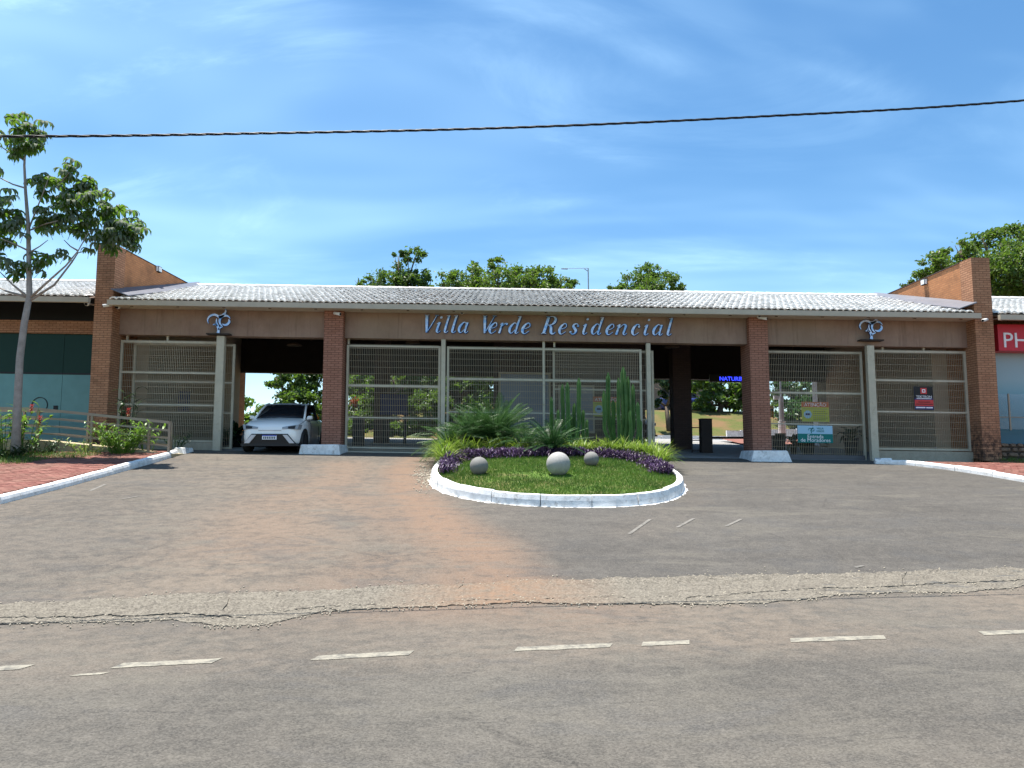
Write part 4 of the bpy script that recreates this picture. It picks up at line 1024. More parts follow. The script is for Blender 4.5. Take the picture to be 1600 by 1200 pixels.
text_mesh('C', 0.235, (cp.x, 29.99, cp.z), M_LED, t, 'lettering', 'LEFT', ext=0.003)
t, a, b = panel('notice_board', 'navy blue board on dark posts behind the mesh gate left of the island', 594, 637, 616, 648, 29.2, M_NAVY, 'board', th=0.08)
for px in (600, 632):
    q = P(px, 700, 29.22); boxpart('post', t, M_BLACK, q.x - .05, q.x + .05, 29.21, 29.27, 1.6, a.z - SH * q.x)
t, a, b = panel('notice_board', 'navy blue board behind the left mesh fence near its post', 256, 296, 611, 645, 26.5, M_NAVY, 'board', th=0.08)
boxpart('post', t, M_BLACK, (a.x + b.x) / 2 - .05, (a.x + b.x) / 2 + .05, 26.51, 26.57, 1.6, a.z - SH * a.x)

# ------------------------------------------------------------------ cameras, floodlights, lamps
def sec_cam(label, px, py, Y, dome=False, aim=-1, mount=None):
    c = P(px, py, Y); t = thing('security_camera', label, 'security camera', c); mt = mount or 0.18
    if dome:
        m = ico((c.x, c.y, c.z), 0.085, 2, 0, R); m.build('housing', M_WPLAST, t, True)
        m = ico((c.x, c.y - 0.035, c.z - 0.02), 0.058, 2, 0, R); m.build('lens', M_BLACK, t, True)
        m = MB(); m.bar((c.x, c.y, c.z), (c.x, c.y + mt, c.z + 0.05), 0.04); m.build('bracket', M_WPLAST, t)
    else:
        d = Vector((aim * 0.75, -0.45, -0.2)).normalized(); q = c - d * 0.13; e = c + d * 0.13
        m = MB(); m.tube([q, e], [0.045, 0.05], 10); m.build('housing', M_WPLAST, t, True)
        m = MB(); m.tube([e, e + d * 0.012], [0.038, 0.038], 10); m.build('lens', M_BLACK, t)
        m = MB(); m.bar(q, (q.x, q.y + mt, q.z + 0.04), 0.035); m.build('bracket', M_WPLAST, t)
sec_cam('white bullet camera at the top of the left brick pier', 527, 490, 22.6, aim=1)
sec_cam('white bullet camera at the top of the right brick pier', 1192, 497, 22.6, aim=1)
sec_cam('pale round camera above the right brick pier bullet camera', 1186, 492, 22.62, True)
sec_cam('small round camera on the fascia above the word Villa', 722, 487, 22.85, True)
sec_cam('white bullet camera on the left corner pillar', 168, 477, 22.4, aim=-1)
sec_cam('round camera just under the gatehouse eave right of the left corner pillar', 184, 479, 22.75, True)
sec_cam('round camera under the left shop eave', 136, 474, 22.6, True, mount=0.6)
sec_cam('round camera at the right end of the gatehouse fascia', 1523, 501, 22.8, True)
sec_cam('white bullet camera on the right corner pillar', 1539, 500, 22.4, aim=-1)
sec_cam('round camera under the right shop eave', 1564, 497, 22.6, True, mount=0.6)
def flood(label, px, py, xw, s):
    d = ray(px, py); tt = xw / d.x; c = Vector((xw, d.y * tt, CZ + d.z * tt)); t = thing('floodlight', label, 'floodlight', c)
    x0, x1 = (c.x + s * 0.01, c.x + s * 0.10)
    m = MB(); m.box(min(x0, x1), max(x0, x1), c.y - 0.12, c.y + 0.12, c.z - 0.10, c.z + 0.10, sh=False); m.build('housing', M_BLACK, t)
    m = MB(); q = c + Vector((s * 0.10, 0, 0)); m.box(min(q.x, q.x + s * .01), max(q.x, q.x + s * .01), c.y - 0.10, c.y + 0.10, c.z - 0.08, c.z + 0.08, sh=False); m.build('lens', M_FLOODL, t)
    m = MB(); m.box(c.x + min(0.02 * s, 0.09 * s), c.x + max(.02 * s, .09 * s), c.y - 0.135, c.y - 0.121, c.z - 0.085, c.z + 0.085, sh=False); m.build('front_plate', M_FLOODL, t)
flood('small square floodlight on the left wing wall above the roof', 246, 421, XL, 1)
flood('small square floodlight on the right wing wall above the roof', 1446, 441, XR, -1)
for px, py, lab in ((460, 540, 'round hanging lamp over the left entry lane'), (645, 536, 'round hanging lamp above the gate left of the island'), (1050, 543, 'round hanging lamp over the right exit lane')):
    c = P(px, py, 25.0); t = thing('ceiling_lamp', lab, 'lamp', c); m = MB(); lathe(m, c, [(0.04, 0.12), (0.22, 0.05), (0.27, 0.0)], 20); m.build('shade', M_DECK, t, True)
    m = MB(); lathe(m, c, [(0.24, 0.01), (0.24, 0.012)], 20); m.build('diffuser', M_WPLAST, t)
    m = MB(); m.tube([c + Vector((0, 0, .12)), Vector((c.x, c.y, roof_z(25.0) + SH * c.x - 0.12))], 0.012, 6); m.build('rod', M_BLACK, t)

# ------------------------------------------------------------------ access ramp with handrail in front of the left shop
ramp = thing('access_ramp', 'concrete access ramp with beige steel handrails in front of the teal shop', 'ramp', (-12.5, 21, 1.5))
YA, YB = 20.75, 22.1
def deck_pt(px, py, Y): return P(px, py, Y)
dl, dm, dr = P(-300, 681, YA), P(52, 687, YA), P(268, 709, YA)
m = MB()
for a, b, ta, tb in ((dl, dm, .3, .3), (dm, dr, .3, .12)):
    m.prism8([(a.x, YA, a.z - ta), (b.x, YA, b.z - tb), (b.x, YB, b.z - tb), (a.x, YB, a.z - ta), (a.x, YA, a.z), (b.x, YA, b.z), (b.x, YB, b.z), (a.x, YB, a.z)])
m.build('deck', M_RAMP, ramp)
for px in (-120, 57):
    q = P(px, 690, YA); m = MB(); m.box(q.x - .13, q.x + .13, YA + .05, YA + .3, 1.0, q.z - 0.3 - SH * q.x, ); m.build('support', M_CONC, ramp)
def deck_z(x): return lerp(dl.z, dm.z, (x - dl.x) / (dm.x - dl.x)) if x < dm.x else lerp(dm.z, dr.z, (x - dm.x) / (dr.x - dm.x))
def handrail(Y, pxs):
    xs = [P(px, 660, YA).x for px in pxs]
    for x in xs: m = MB(); m.bar((x, Y, deck_z(x) - 0.1), (x, Y, deck_z(x) + 0.86), 0.06); m.build('handrail_post', M_STEEL, ramp)
    for h, w in ((0.87, 0.075), (0.64, 0.05), (0.42, 0.04), (0.2, 0.04)):
        for xa, xb in zip(xs, xs[1:]):
            m = MB(); kx = [xa] + ([dm.x] if xa < dm.x < xb else []) + [xb]
            for a, b in zip(kx, kx[1:]): m.bar((a, Y, deck_z(a) + h), (b, Y, deck_z(b) + h), w)
            m.build('rail', M_STEEL, ramp)
handrail(YA + 0.06, (-260, -160, -50, 57, 142, 232, 264))
handrail(YB - 0.06, (-230, -120, -10, 97, 170, 236))

# ------------------------------------------------------------------ island
IX, IY, IA, IB = 1.05, 18.3, 3.0, 3.92
def isl_edge(ang):                                        # 0 = right, going clockwise through the front
    c, s_ = math.cos(ang), math.sin(ang); p = 2.35
    k = (abs(c) ** p + abs(s_) ** p) ** (-1 / p)
    return IX + IA * c * k, IY - IB * s_ * k
pts = [Vector((IX + 2.95, 22.25, 0))]
pts += [Vector((IX + IA + 0.0, 20.3, 0))] + [Vector((*isl_edge(PI * i / 40), 0)) for i in range(41)] + [Vector((IX - IA, 20.3, 0)), Vector((IX - 2.95, 22.25, 0))]
isl = sroot('island_kerb')
kerb_run(pts, 0.24, 0.16, 'kerb', -1, 1.0, isl)
m = MB(); dense_ = []
for a, b in zip(pts, pts[1:]):
    n = max(1, int((b - a).length / 0.04)); dense_ += [a.lerp(b, i / n) for i in range(n)]
for i in range(len(dense_) - 1):
    a, b = dense_[i], dense_[i + 1]; o = Vector((IX, max(18.3, a.y), 0)); q = []
    for p, k in ((a, i), (b, i + 1)):
        d = (p - o); d.normalize(); w = 0.045 + 0.035 * vnoise(k * 0.31, 6) + 0.03 * vnoise(k * 1.1, 8) + 0.02 * vnoise(k * 2.7, 5); e = p + d * max(0.004, w)
        q.append((p - d * 0.02, e))
    m.quad(*[(v.x, v.y, G(v.x, v.y) + 0.0085) for v in (q[0][0], q[0][1], q[1][1], q[1][0])])
m.build('spilled_whitewash', M_WHITE, isl)
def isl_r(x, y): return (abs((x - IX) / IA) ** 2.35 + abs(min(0, y - IY) / IB) ** 2.35) ** (1 / 2.35)
def isl_z(x, y):
    r = min(1, isl_r(x, y)); return G(x, y) + 0.175 + 0.14 * (1 - r * r)
m = MB(); NR, NA = 10, 64
outl = []
dn = [pts[0]]
for a, b in zip(pts, pts[1:]): dn.append(b)
for p in dn:
    d = Vector((IX, max(p.y, 18.3), 0)) - p; d.normalize(); outl.append((p.x + d.x * 0.09, p.y + d.y * 0.09))
cI = (IX, 19.5)
m.v.append((*cI, isl_z(*cI)))
for r in range(1, NR + 1):
    for (x, y) in outl:
        t = r / NR; xx, yy = lerp(cI[0], x, t), lerp(cI[1], y, t); m.v.append((xx, yy, isl_z(xx, yy)))
n = len(outl)
for k in range(n):
    m.f.append((0, 1 + (k + 1) % n, 1 + k))
    for r in range(NR - 1):
        a = 1 + r * n + k; b = 1 + r * n + (k + 1) % n; m.f.append((a, b, b + n, a + n))
m.build('island_lawn', M_TURF, kind='structure', smooth=True)

def blade(m, p, az, L, w, lean, droop, segs=4, twist=0.0, taper=True):
    d = Vector((math.cos(az), math.sin(az), 0)); side = Vector((-d.y, d.x, 0)); el = lean
    q = Vector(p); i0 = len(m.v)
    for k in range(segs + 1):
        t = k / segs; ww = w * ((1 - t ** 2.2) if taper else math.sin(PI * min(0.97, 0.06 + t * 0.94)))
        ww = max(ww, 0.0015)
        m.v.append(tuple(q - side * ww / 2)); m.v.append(tuple(q + side * ww / 2))
        st = L / segs; q = q + (d * math.cos(el) + Vector((0, 0, 1)) * math.sin(el)) * st; el -= droop / segs
    for k in range(segs): a = i0 + 2 * k; m.f.append((a, a + 1, a + 3, a + 2))
# lawn blades
rr = random.Random(5); m = MB()
cnt = 0
while cnt < 60000:
    x = rr.uniform(IX - IA, IX + IA); y = rr.uniform(IY - IB, 20.6)
    if isl_r(x, y) > 0.955 or (y > IY and abs(x - IX) > 2.7): continue
    worn = max(0, 1 - ((x - 0.55) ** 2 / 1.1 + (y - 16.55) ** 2 / 0.35))
    if rr.random() < max(worn * 0.75, 0.45 * max(0, vnoise(x * 2.1, 3) * vnoise(y * 2.4, 5) + vnoise(x * 5 + y * 3, 7) * 0.4)): cnt += 1; continue
    a = rr.uniform(0, 2 * PI); h = rr.uniform(0.03, 0.07); z = isl_z(x, y) - 0.004; w = rr.uniform(0.005, 0.010)
    ox, oy = math.cos(a) * w, math.sin(a) * w; lx, ly = rr.uniform(-.03, .03), rr.uniform(-.03, .03)
    i = len(m.v); m.v += [(x - ox, y - oy, z), (x + ox, y + oy, z), (x + lx, y + ly, z + h)]; m.f.append((i, i + 1, i + 2)); cnt += 1
m.build('lawn_grass', L_GRASS, kind='stuff')

for px, py, dia, lab, mt in ((748, 743, 0.42, 'grey concrete ball on the left of the island lawn', M_BALL), (873, 744, 0.54, 'largest pale concrete ball in the middle of the island lawn', M_BALLW), (925, 729, 0.37, 'smallest grey concrete ball on the right of the island lawn', M_BALL)):
    c = cast(px, py, fn=isl_z); o = ico((0, 0, 0), dia / 2, 4, 0.0, R).build('concrete_ball', mt, None, True); o.location = (c.x, c.y + 0.12, isl_z(c.x, c.y + 0.12) + dia / 2 - 0.02)
    tag(o, lab, 'ball', 'concrete balls on the island lawn')

# purple heart border
rr = random.Random(9); m = MB()
PB = [cast(px, py, fn=isl_z) for px, py in ((685, 742), (692, 727), (720, 718), (760, 715), (810, 713), (860, 712), (910, 712), (950, 714), (990, 719), (1020, 727), (1044, 743))]
for i in range(len(PB) - 1):
    L = (PB[i + 1] - PB[i]).length
    for k in range(int(1500 * L / 1.0)):
        t = rr.random(); c = PB[i].lerp(PB[i + 1], t); nn = (PB[i + 1] - PB[i]).normalized().cross(Vector((0, 0, 1)))
        off = rr.gauss(0, 0.17); x, y = c.x + nn.x * off, c.y + nn.y * off - 0.10
        if isl_r(x, y) > 0.93 or abs(x - IX) > 2.82: continue
        hh = max(0.03, 0.25 * (1 - (off / 0.5) ** 2) * (0.75 + 0.25 * vnoise((x + y) * 5, 2)))
        z = isl_z(x, y) + rr.random() ** 0.6 * hh
        blade(m, (x, y, z), rr.uniform(0, 2 * PI), rr.uniform(0.08, 0.15), rr.uniform(0.02, 0.034), rr.uniform(0.2, 1.3), rr.uniform(0.3, 1.3), 2, taper=False)
m.build('purple_groundcover', L_PURPLE, kind='stuff')

def spider(x, y, n, L, lab, s):
    rr = random.Random(s); c = Vector((x, y, isl_z(x, y))); t = thing('spider_plant', lab, 'plant', c, 'striped grassy plants edging the island'); m = MB()
    for k in range(n):
        a = rr.uniform(0, 2 * PI); r = rr.uniform(0, 0.17)
        blade(m, (c.x + r * math.cos(a), c.y + r * math.sin(a), c.z - 0.02), a + rr.uniform(-.5, .5), L * rr.uniform(0.95, 1.6), rr.uniform(0.02, 0.036), rr.uniform(0.6, 1.5), rr.uniform(0.9, 2.2), 5)
    m.build('leaves', L_SPIDER, t)
SP = [(-1.72, 18.85, 110, .42, 'small yellow striped plant at the front left corner of the island border'),
      (-1.88, 19.5, 160, .58, 'large pale striped plant spilling over the left kerb of the island'),
      (-1.80, 20.2, 160, .62, 'yellow striped plant just behind the one spilling over the left kerb'),
      (-1.45, 20.35, 150, .58, 'bushy yellow striped plant below the low feathery bush at the left'),
      (-1.05, 20.55, 130, .5, 'yellow striped plant below the left tall feathery palm'),
      (-0.62, 20.6, 120, .46, 'yellow striped plant between the two tall feathery palms'),
      (-0.18, 20.65, 110, .44, 'yellow striped plant below the arching palm by the booth window'),
      (0.22, 20.5, 110, .42, 'yellow striped plant below the small feathery bush'),
      (0.55, 20.35, 90, .4, 'yellow striped plant touching the left fronds of the cycad'),
      (1.72, 20.45, 120, .46, 'yellow striped plant touching the right fronds of the cycad'),
      (2.08, 20.6, 130, .46, 'yellow striped plant below the short cactus clump'),
      (2.45, 20.55, 130, .48, 'yellow striped plant midway between the two cactus clumps'),
      (2.82, 20.6, 140, .5, 'yellow striped plant below the left columns of the tallest cactus'),
      (3.2, 20.55, 150, .52, 'yellow striped plant directly below the tallest cactus column'),
      (3.55, 20.5, 150, .55, 'yellow striped plant below the right columns of the tallest cactus'),
      (3.85, 20.45, 150, .56, 'tall yellow striped plant at the foot of the right island post'),
      (4.02, 20.0, 160, .58, 'large yellow striped plant at the right rear corner of the island'),
      (4.05, 19.4, 150, .55, 'yellow striped plant spilling over the right kerb above the end of the purple strip')]
for i, (x, y, n, L, lab) in enumerate(SP): spider(x * 0.965, y + 0.12, int(n * 1.25), L, lab, 100 + i)

def frond(m, p, az, L, lean, droop, nl, ll, lw, vee=0.5, hang=0.0, segs=10, rr=R):
    d = Vector((math.cos(az), math.sin(az), 0)); side = Vector((-d.y, d.x, 0)); q = Vector(p); el = lean; path = [q.copy()]; dirs = []
    for k in range(segs):
        v = d * math.cos(el) + Vector((0, 0, 1)) * math.sin(el); dirs.append(v); q = q + v * (L / segs); path.append(q.copy()); el -= droop / segs
    m.tube([path[0], path[segs // 2], path[-1]], [0.012, 0.009, 0.004], 4, False)
    for k in range(nl):
        t = 0.12 + 0.88 * k / nl; f = t * segs; i = min(segs - 1, int(f)); c = path[i].lerp(path[i + 1], f - i); v = dirs[i]; up = side.cross(v)
        l2 = ll * math.sin(PI * (0.12 + 0.80 * t)) ** 0.7
        for s_ in (-1, 1):
            e = (side * s_ * math.cos(vee) + up * -math.sin(vee) * -1 * 0.6 + v * 0.75).normalized(); e2 = e + Vector((0, 0, -hang)) + Vector((rr.uniform(-.15, .15), rr.uniform(-.15, .15), rr.uniform(-.15, .15)))
            a = c; b = c + e * l2 * 0.5; cc = b + e2.normalized() * l2 * 0.5; w = v * lw / 2
            i0 = len(m.v); m.v += [tuple(a - w * .5), tuple(a + w * .5), tuple(b + w), tuple(b - w), tuple(cc)]; m.f += [(i0, i0 + 1, i0 + 2, i0 + 3), (i0 + 3, i0 + 2, i0 + 4)]
def frondplant(name, lab, cat, c, n, L, mat, lean=(0.3, 1.3), droop=(0.6, 1.3), nl=28, ll=0.16, lw=0.016, hang=0.1, stem=0.1, seed=1, vee=0.35):
    rr = random.Random(seed); t = thing(name, lab, cat, c)
    m = MB(); m.tube([c - Vector((0, 0, .1)), c + Vector((0, 0, stem))], [0.08, 0.06], 8); m.build('stem', M_BARKB, t)
    for k in range(n):
        m = MB(); f = k / n; az = k * 2.39996 + rr.uniform(-.2, .2)
        frond(m, c + Vector((0, 0, stem * 0.9)), az, L * rr.uniform(.8, 1.1), lerp(lean[1], lean[0], f) + rr.uniform(-.1, .1), rr.uniform(*droop), nl, ll, lw, vee, hang, rr=rr)
        m.build('frond', mat, t)
frondplant('cycad', 'dark green cycad rosette in the middle of the island border', 'plant', Vector((1.1, 20.1, isl_z(1.1, 20.1))), 46, 1.12, L_CYCAD, (0.1, 1.35), (0.5, 1.0), 34, 0.15, 0.014, 0.0, 0.22, 3)
frondplant('feathery_palm', 'tall feathery palm bush in the left half of the island', 'plant', Vector((-1.15, 21.4, isl_z(-1.15, 21.4))), 80, 1.3, L_FERN, (0.25, 1.5), (0.7, 1.5), 36, 0.2, 0.013, 0.7, 0.15, 5)
frondplant('feathery_palm', 'feathery palm bush with arching fronds in front of the booth window', 'plant', Vector((-0.45, 21.5, isl_z(-.45, 21.5))), 90, 1.6, L_FERN, (0.5, 1.53), (0.6, 1.5), 40, 0.21, 0.013, 0.7, 0.2, 6)
frondplant('feathery_palm', 'low feathery bush at the left end of the island border', 'plant', Vector((-1.75, 20.9, isl_z(-1.75, 20.9))), 50, 1.25, L_FERN, (0.1, 1.4), (0.9, 1.6), 26, 0.2, 0.012, 0.4, 0.2, 8)
frondplant('feathery_palm', 'small feathery bush between the palm and the cycad', 'plant', Vector((0.35, 20.7, isl_z(.35, 20.7))), 40, 1.15, L_FERN, (0.1, 1.3), (0.9, 1.6), 26, 0.2, 0.012, 0.4, 0.15, 9)

def cactus(lab, base, stems, Y):
    c = cast(*base, fn=isl_z); c = Vector((P(base[0], base[1], Y).x, Y, isl_z(c.x, Y))); t = thing('cactus', lab, 'cactus', c); rr = random.Random(int(base[0]))
    for px, top, start, r in stems:
        yy = Y + rr.uniform(-.25, .2); e = P(px, top, yy); s0 = Vector((P(start, 690, yy).x, yy, c.z - 0.05)); m = MB()
        n = 14; ribs = 6; base_i = 0; H = e.z - s0.z
        for k in range(n + 1):
            f = k / n; x = lerp(s0.x, e.x, sstep(min(1, f * 2.2))) + 0.012 * vnoise(f * 5, px); z = s0.z + H * f
            rad_ = r * (0.8 + 0.2 * min(1, f * 4)) * (1 if f < 0.93 else math.sqrt(max(0.02, 1 - ((f - 0.93) / 0.072) ** 2))) * (1 + 0.05 * vnoise(f * 7, px + 3))
            for a in range(ribs * 2):
                q = rad_ * 0.72 * (1.2 if a % 2 == 0 else 0.55); an = PI * a / ribs + px; m.v.append((x + q * math.cos(an), yy + q * math.sin(an), z))
        w = ribs * 2
        for k in range(n):
            for a in range(w): m.f.append((k * w + a, k * w + (a + 1) % w, (k + 1) * w + (a + 1) % w, (k + 1) * w + a))
        m.f.append(tuple(n * w + a for a in range(w))); m.build('cactus_stem', M_CACT, t)
cactus('clump of short upright cactus columns just right of the cycad', (895, 693), [(879, 600, 888, .075), (887, 597, 891, .075), (904, 590, 898, .08), (862, 620, 880, .06), (872, 640, 884, .06), (897, 630, 894, .065), (911, 640, 902, .06), (917, 655, 905, .06), (892, 650, 892, .06), (868, 655, 882, .055), (880, 648, 888, .055), (903, 655, 899, .06)], 21.6)
cactus('tallest cactus clump with thick columns at the right of the island', (972, 695), [(950, 582, 962, .085), (973.5, 573, 972, .10), (966, 590, 969, .07), (981, 588, 976, .08), (989, 600, 979, .085), (997, 628, 983, .07), (1000, 655, 985, .065), (958, 625, 967, .075), (944, 610, 962, .07), (985, 640, 978, .06), (976, 620, 974, .07)], 21.7)

# ------------------------------------------------------------------ trees
def leaf_cloud(m, c, r, n, size, rr, flat=0.8):
    subs = []
    for k in range(max(3, int(n / 60))):
        v = Vector((rr.gauss(0, 1), rr.gauss(0, 1), rr.gauss(0, 1))); v.normalize(); v *= rr.uniform(0.4, 1.22) ** 0.7; subs.append(Vector((c[0] + v.x * r, c[1] + v.y * r, c[2] + v.z * r * flat)))
    for k in range(n):
        s_ = rr.choice(subs); sr = r * 0.19
        p = s_ + Vector((rr.gauss(0, sr), rr.gauss(0, sr), rr.gauss(0, sr * 0.7)))
        nrm = Vector((rr.gauss(0, .7), rr.gauss(0, .7), rr.uniform(0.1, 1.0))).normalized(); u = nrm.cross(Vector((rr.gauss(0, 1), rr.gauss(0, 1), rr.gauss(0, 1)))).normalized(); w = nrm.cross(u)
        L = size * rr.uniform(0.6, 1.3); W = L * 0.55; i = len(m.v); bend = nrm * L * 0.12
        m.v += [tuple(p - u * L / 2), tuple(p + w * W / 2 + bend), tuple(p + u * L / 2), tuple(p - w * W / 2 + bend)]; m.f.append((i, i + 1, i + 2, i + 3))
def tree(label, base, blobs, n, size, mat, bark=M_BARKB, tr=0.22, seed=1, name='tree', flat=0.8, group=None, fork=0.45):
    rr = random.Random(seed); t = thing(name, label, 'tree', base, group); base = Vector(base)
    top = Vector((sum(b[0] for b in blobs) / len(blobs), sum(b[1] for b in blobs) / len(blobs), min(b[2] for b in blobs)))
    fk = base.lerp(top, fork); m = MB(); m.tube([base - Vector((0, 0, .3)), base.lerp(fk, .5) + Vector((rr.uniform(-.15, .15), 0, 0)), fk], [tr * 1.3, tr, tr * .8], 8)
    for b in blobs:
        e = Vector(b[:3]); mid = fk.lerp(e, .5) + Vector((rr.uniform(-.4, .4), rr.uniform(-.3, .3), rr.uniform(-.2, .3)))
        m.tube([fk, mid, e], [tr * .55, tr * .35, tr * .12], 6)
        for q in range(3):
            v = Vector((rr.uniform(-1, 1), rr.uniform(-1, 1), rr.uniform(-.2, 1))).normalized() * b[3] * .8; m.tube([mid.lerp(e, .6), e + v], [tr * .18, tr * .05], 5)
    m.build('trunk', bark, t, True)
    m = MB(); tot = sum(b[3] ** 2 for b in blobs)
    for b in blobs: leaf_cloud(m, b[:3], b[3], int(n * b[3] ** 2 / tot), size, rr, flat)
    m.build('crown', mat, t); return t
def blobs_px(lst, Y, dy=1.5, seed=0):
    rr = random.Random(seed); out = []
    for x, y, r in lst: p = P(x, y, Y + rr.uniform(-dy, dy)); out.append((p.x, p.y, p.z, r * Y / F))
    return out
def gbase(px, Y): x = P(px, 600, Y).x; return (x, Y, G(x, Y))
tree('tall tree with two ragged tops above the left part of the gatehouse roof', gbase(612, 52), blobs_px([(648, 402, 17), (636, 432, 24), (612, 445, 26), (588, 448, 22), (622, 400, 10), (562, 446, 14), (654, 440, 20), (610, 480, 35), (640, 490, 35)], 52), 11000, 0.25, L_TREE2, seed=31)
tree('broad tree above the middle of the gatehouse roof', gbase(790, 48), blobs_px([(778, 412, 15), (745, 430, 22), (705, 446, 22), (780, 440, 28), (815, 432, 22), (850, 438, 22), (885, 446, 18), (835, 455, 30), (740, 455, 28), (790, 480, 45), (720, 480, 35), (860, 485, 35), (678, 452, 10)], 48), 19000, 0.23, L_TREE3, seed=32)
tree('rounded tree above the roof right of the street lamp', gbase(1010, 58), blobs_px([(1015, 432, 20), (990, 442, 24), (1040, 445, 22), (965, 452, 14), (1058, 452, 12), (1010, 460, 34), (1000, 490, 40)], 58), 11000, 0.25, L_TREE, seed=33)
tree('large spreading bright green tree behind the right wing wall', gbase(1600, 40), blobs_px([(1590, 362, 26), (1540, 378, 26), (1500, 392, 22), (1465, 410, 22), (1440, 430, 18), (1420, 445, 12), (1490, 425, 28), (1540, 415, 36), (1590, 405, 42), (1630, 370, 40), (1680, 380, 50), (1570, 450, 34), (1620, 440, 45), (1690, 450, 55), (1650, 340, 22)], 40, 2.0), 26000, 0.22, L_TREE3, seed=34, flat=0.55, tr=0.3)
tree('dense dark tree seen through the left entry beside the brick pier', gbase(475, 46), blobs_px([(440, 605, 22), (475, 590, 30), (500, 620, 28), (460, 635, 26), (490, 655, 25), (430, 590, 18), (505, 585, 30), (470, 665, 24)], 46), 7500, 0.28, L_TREE2, seed=35)
tree('low bright bush tree behind the pole seen through the left entry', gbase(400, 50), blobs_px([(385, 655, 16), (405, 650, 17), (425, 655, 16), (440, 660, 18), (395, 668, 16), (415, 672, 18), (370, 660, 14)], 50), 3000, 0.3, L_TREE3, seed=36)
tree('orange flowering tree behind the gate left of the island', gbase(560, 42), blobs_px([(550, 605, 20), (575, 612, 24), (555, 640, 22), (590, 635, 26), (620, 610, 20), (570, 668, 22), (600, 672, 20)], 42), 6500, 0.28, L_TREE, seed=37)
t_or = bpy.data.objects['tree.006']; m = MB(); rr = random.Random(77)
for b in blobs_px([(552, 628, 14), (556, 645, 10)], 40.6): leaf_cloud(m, b[:3], b[3], 150, 0.2, rr)
m.build('blossoms', L_ORANGE, t_or)
tree('leafy tree behind the left edge of the island fence', gbase(665, 43), blobs_px([(645, 610, 20), (670, 620, 24), (655, 645, 22), (685, 650, 22), (640, 660, 20), (720, 610, 26), (740, 640, 26), (700, 600, 22)], 43), 7500, 0.28, L_TREE2, seed=38)
tree('shade tree on the lawn bank seen through the right exit', gbase(1124, 50), blobs_px([(1095, 612, 26), (1124, 600, 28), (1150, 612, 26), (1110, 628, 20), (1140, 630, 18), (1090, 590, 24), (1160, 590, 26), (1175, 615, 20)], 50), 5200, 0.34, L_TREE2, seed=39, tr=0.2, fork=0.75)
tree('young tree beside the brown house seen left of the dark pier', gbase(1045, 44), blobs_px([(1035, 605, 18), (1050, 615, 16), (1030, 625, 12), (1042, 590, 18)], 44), 1100, 0.3, L_DARK, seed=40, tr=0.14, fork=0.8)
tree('pale green bushy tree behind the warning sign at the closed gate', gbase(1262, 46), blobs_px([(1235, 620, 22), (1262, 610, 26), (1290, 615, 24), (1250, 640, 22), (1280, 640, 22), (1230, 645, 16), (1215, 605, 22), (1300, 640, 20)], 46), 4600, 0.3, L_FERN, seed=41)
# two trees added to shade the bank, then bushes of the inner garden
tree('low spreading tree added to shade the bank just behind the roof left of the island', gbase(610, 38.5), blobs_px([(575, 585, 26), (610, 578, 28), (645, 585, 28), (590, 600, 16), (635, 603, 15)], 38.5), 5200, 0.26, L_TREE2, seed=43, fork=0.7)
tree('low spreading tree added to shade the bank just behind the roof left of the guard booth', gbase(715, 38.5), blobs_px([(680, 585, 26), (715, 578, 30), (750, 588, 28), (700, 604, 16), (735, 606, 16)], 38.5), 5200, 0.26, L_TREE, seed=44, fork=0.7)
def shrub(label, px, py, rpx, Y, n, size, mat, seed):
    rr = random.Random(seed); c = P(px, py, Y); r = rpx * Y / F; t = thing('garden_shrub', label, 'shrub', (c.x, Y, G(c.x, Y)))
    m = MB()
    for k in range(4): m.tube([(c.x + rr.uniform(-.2, .2), Y, G(c.x, Y) - .1), (c.x + rr.uniform(-.5, .5) * r, Y + rr.uniform(-.4, .4) * r, c.z)], [.05, .02], 5)
    m.build('stems', M_BARKB, t)
    m = MB(); leaf_cloud(m, (c.x, Y, c.z), r, n, size, rr, 0.8)
    for k in range(3): a = rr.uniform(0, 6.28); leaf_cloud(m, (c.x + math.cos(a) * r * .7, Y + math.sin(a) * r * .5, c.z - r * .3), r * .6, n // 4, size, rr, .8)
    m.build('foliage', mat, t)
shrub('dark bush behind the black cabinet at the left end of the island gate', 552, 672, 20, 38, 1500, .22, L_TREE2, 301)
shrub('bush between the black cabinet and the notice board', 580, 660, 22, 39, 1700, .22, L_TREE, 302)
shrub('bush just right of the notice board behind the mesh gate', 650, 668, 20, 38, 1500, .22, L_TREE3, 303)
shrub('dark bush behind the left edge of the island fence', 682, 662, 22, 39, 1700, .22, L_TREE2, 304)
shrub('tall bush on the bank right of the notice board', 652, 640, 24, 41, 2200, .22, L_TREE2, 310)
shrub('tall bush on the bank behind the left post of the island fence', 684, 634, 24, 41.5, 2200, .22, L_TREE, 311)
shrub('dark bush behind the left tall feathery palm', 722, 658, 26, 38, 2000, .22, L_TREE2, 305)
shrub('bush behind the notice board posts', 618, 676, 18, 37.5, 1300, .22, L_TREE2, 306)
shrub('dark bush beside the booth wall behind the palm', 755, 640, 26, 38, 1900, .22, L_TREE, 307)
shrub('round bush left of the utility pole in the left entry', 362, 668, 16, 41, 1100, .2, L_TREE2, 308)
shrub('low bush behind the white car roof', 452, 668, 22, 38, 1500, .2, L_TREE, 309)
tree('dense tree behind the notice board and mesh gate', gbase(640, 47), blobs_px([(600, 600, 24), (635, 592, 26), (665, 600, 26), (700, 590, 28), (735, 600, 28), (620, 625, 26), (660, 630, 26), (700, 625, 28), (560, 590, 24), (750, 620, 24)], 47), 9000, 0.3, L_TREE2, seed=42)
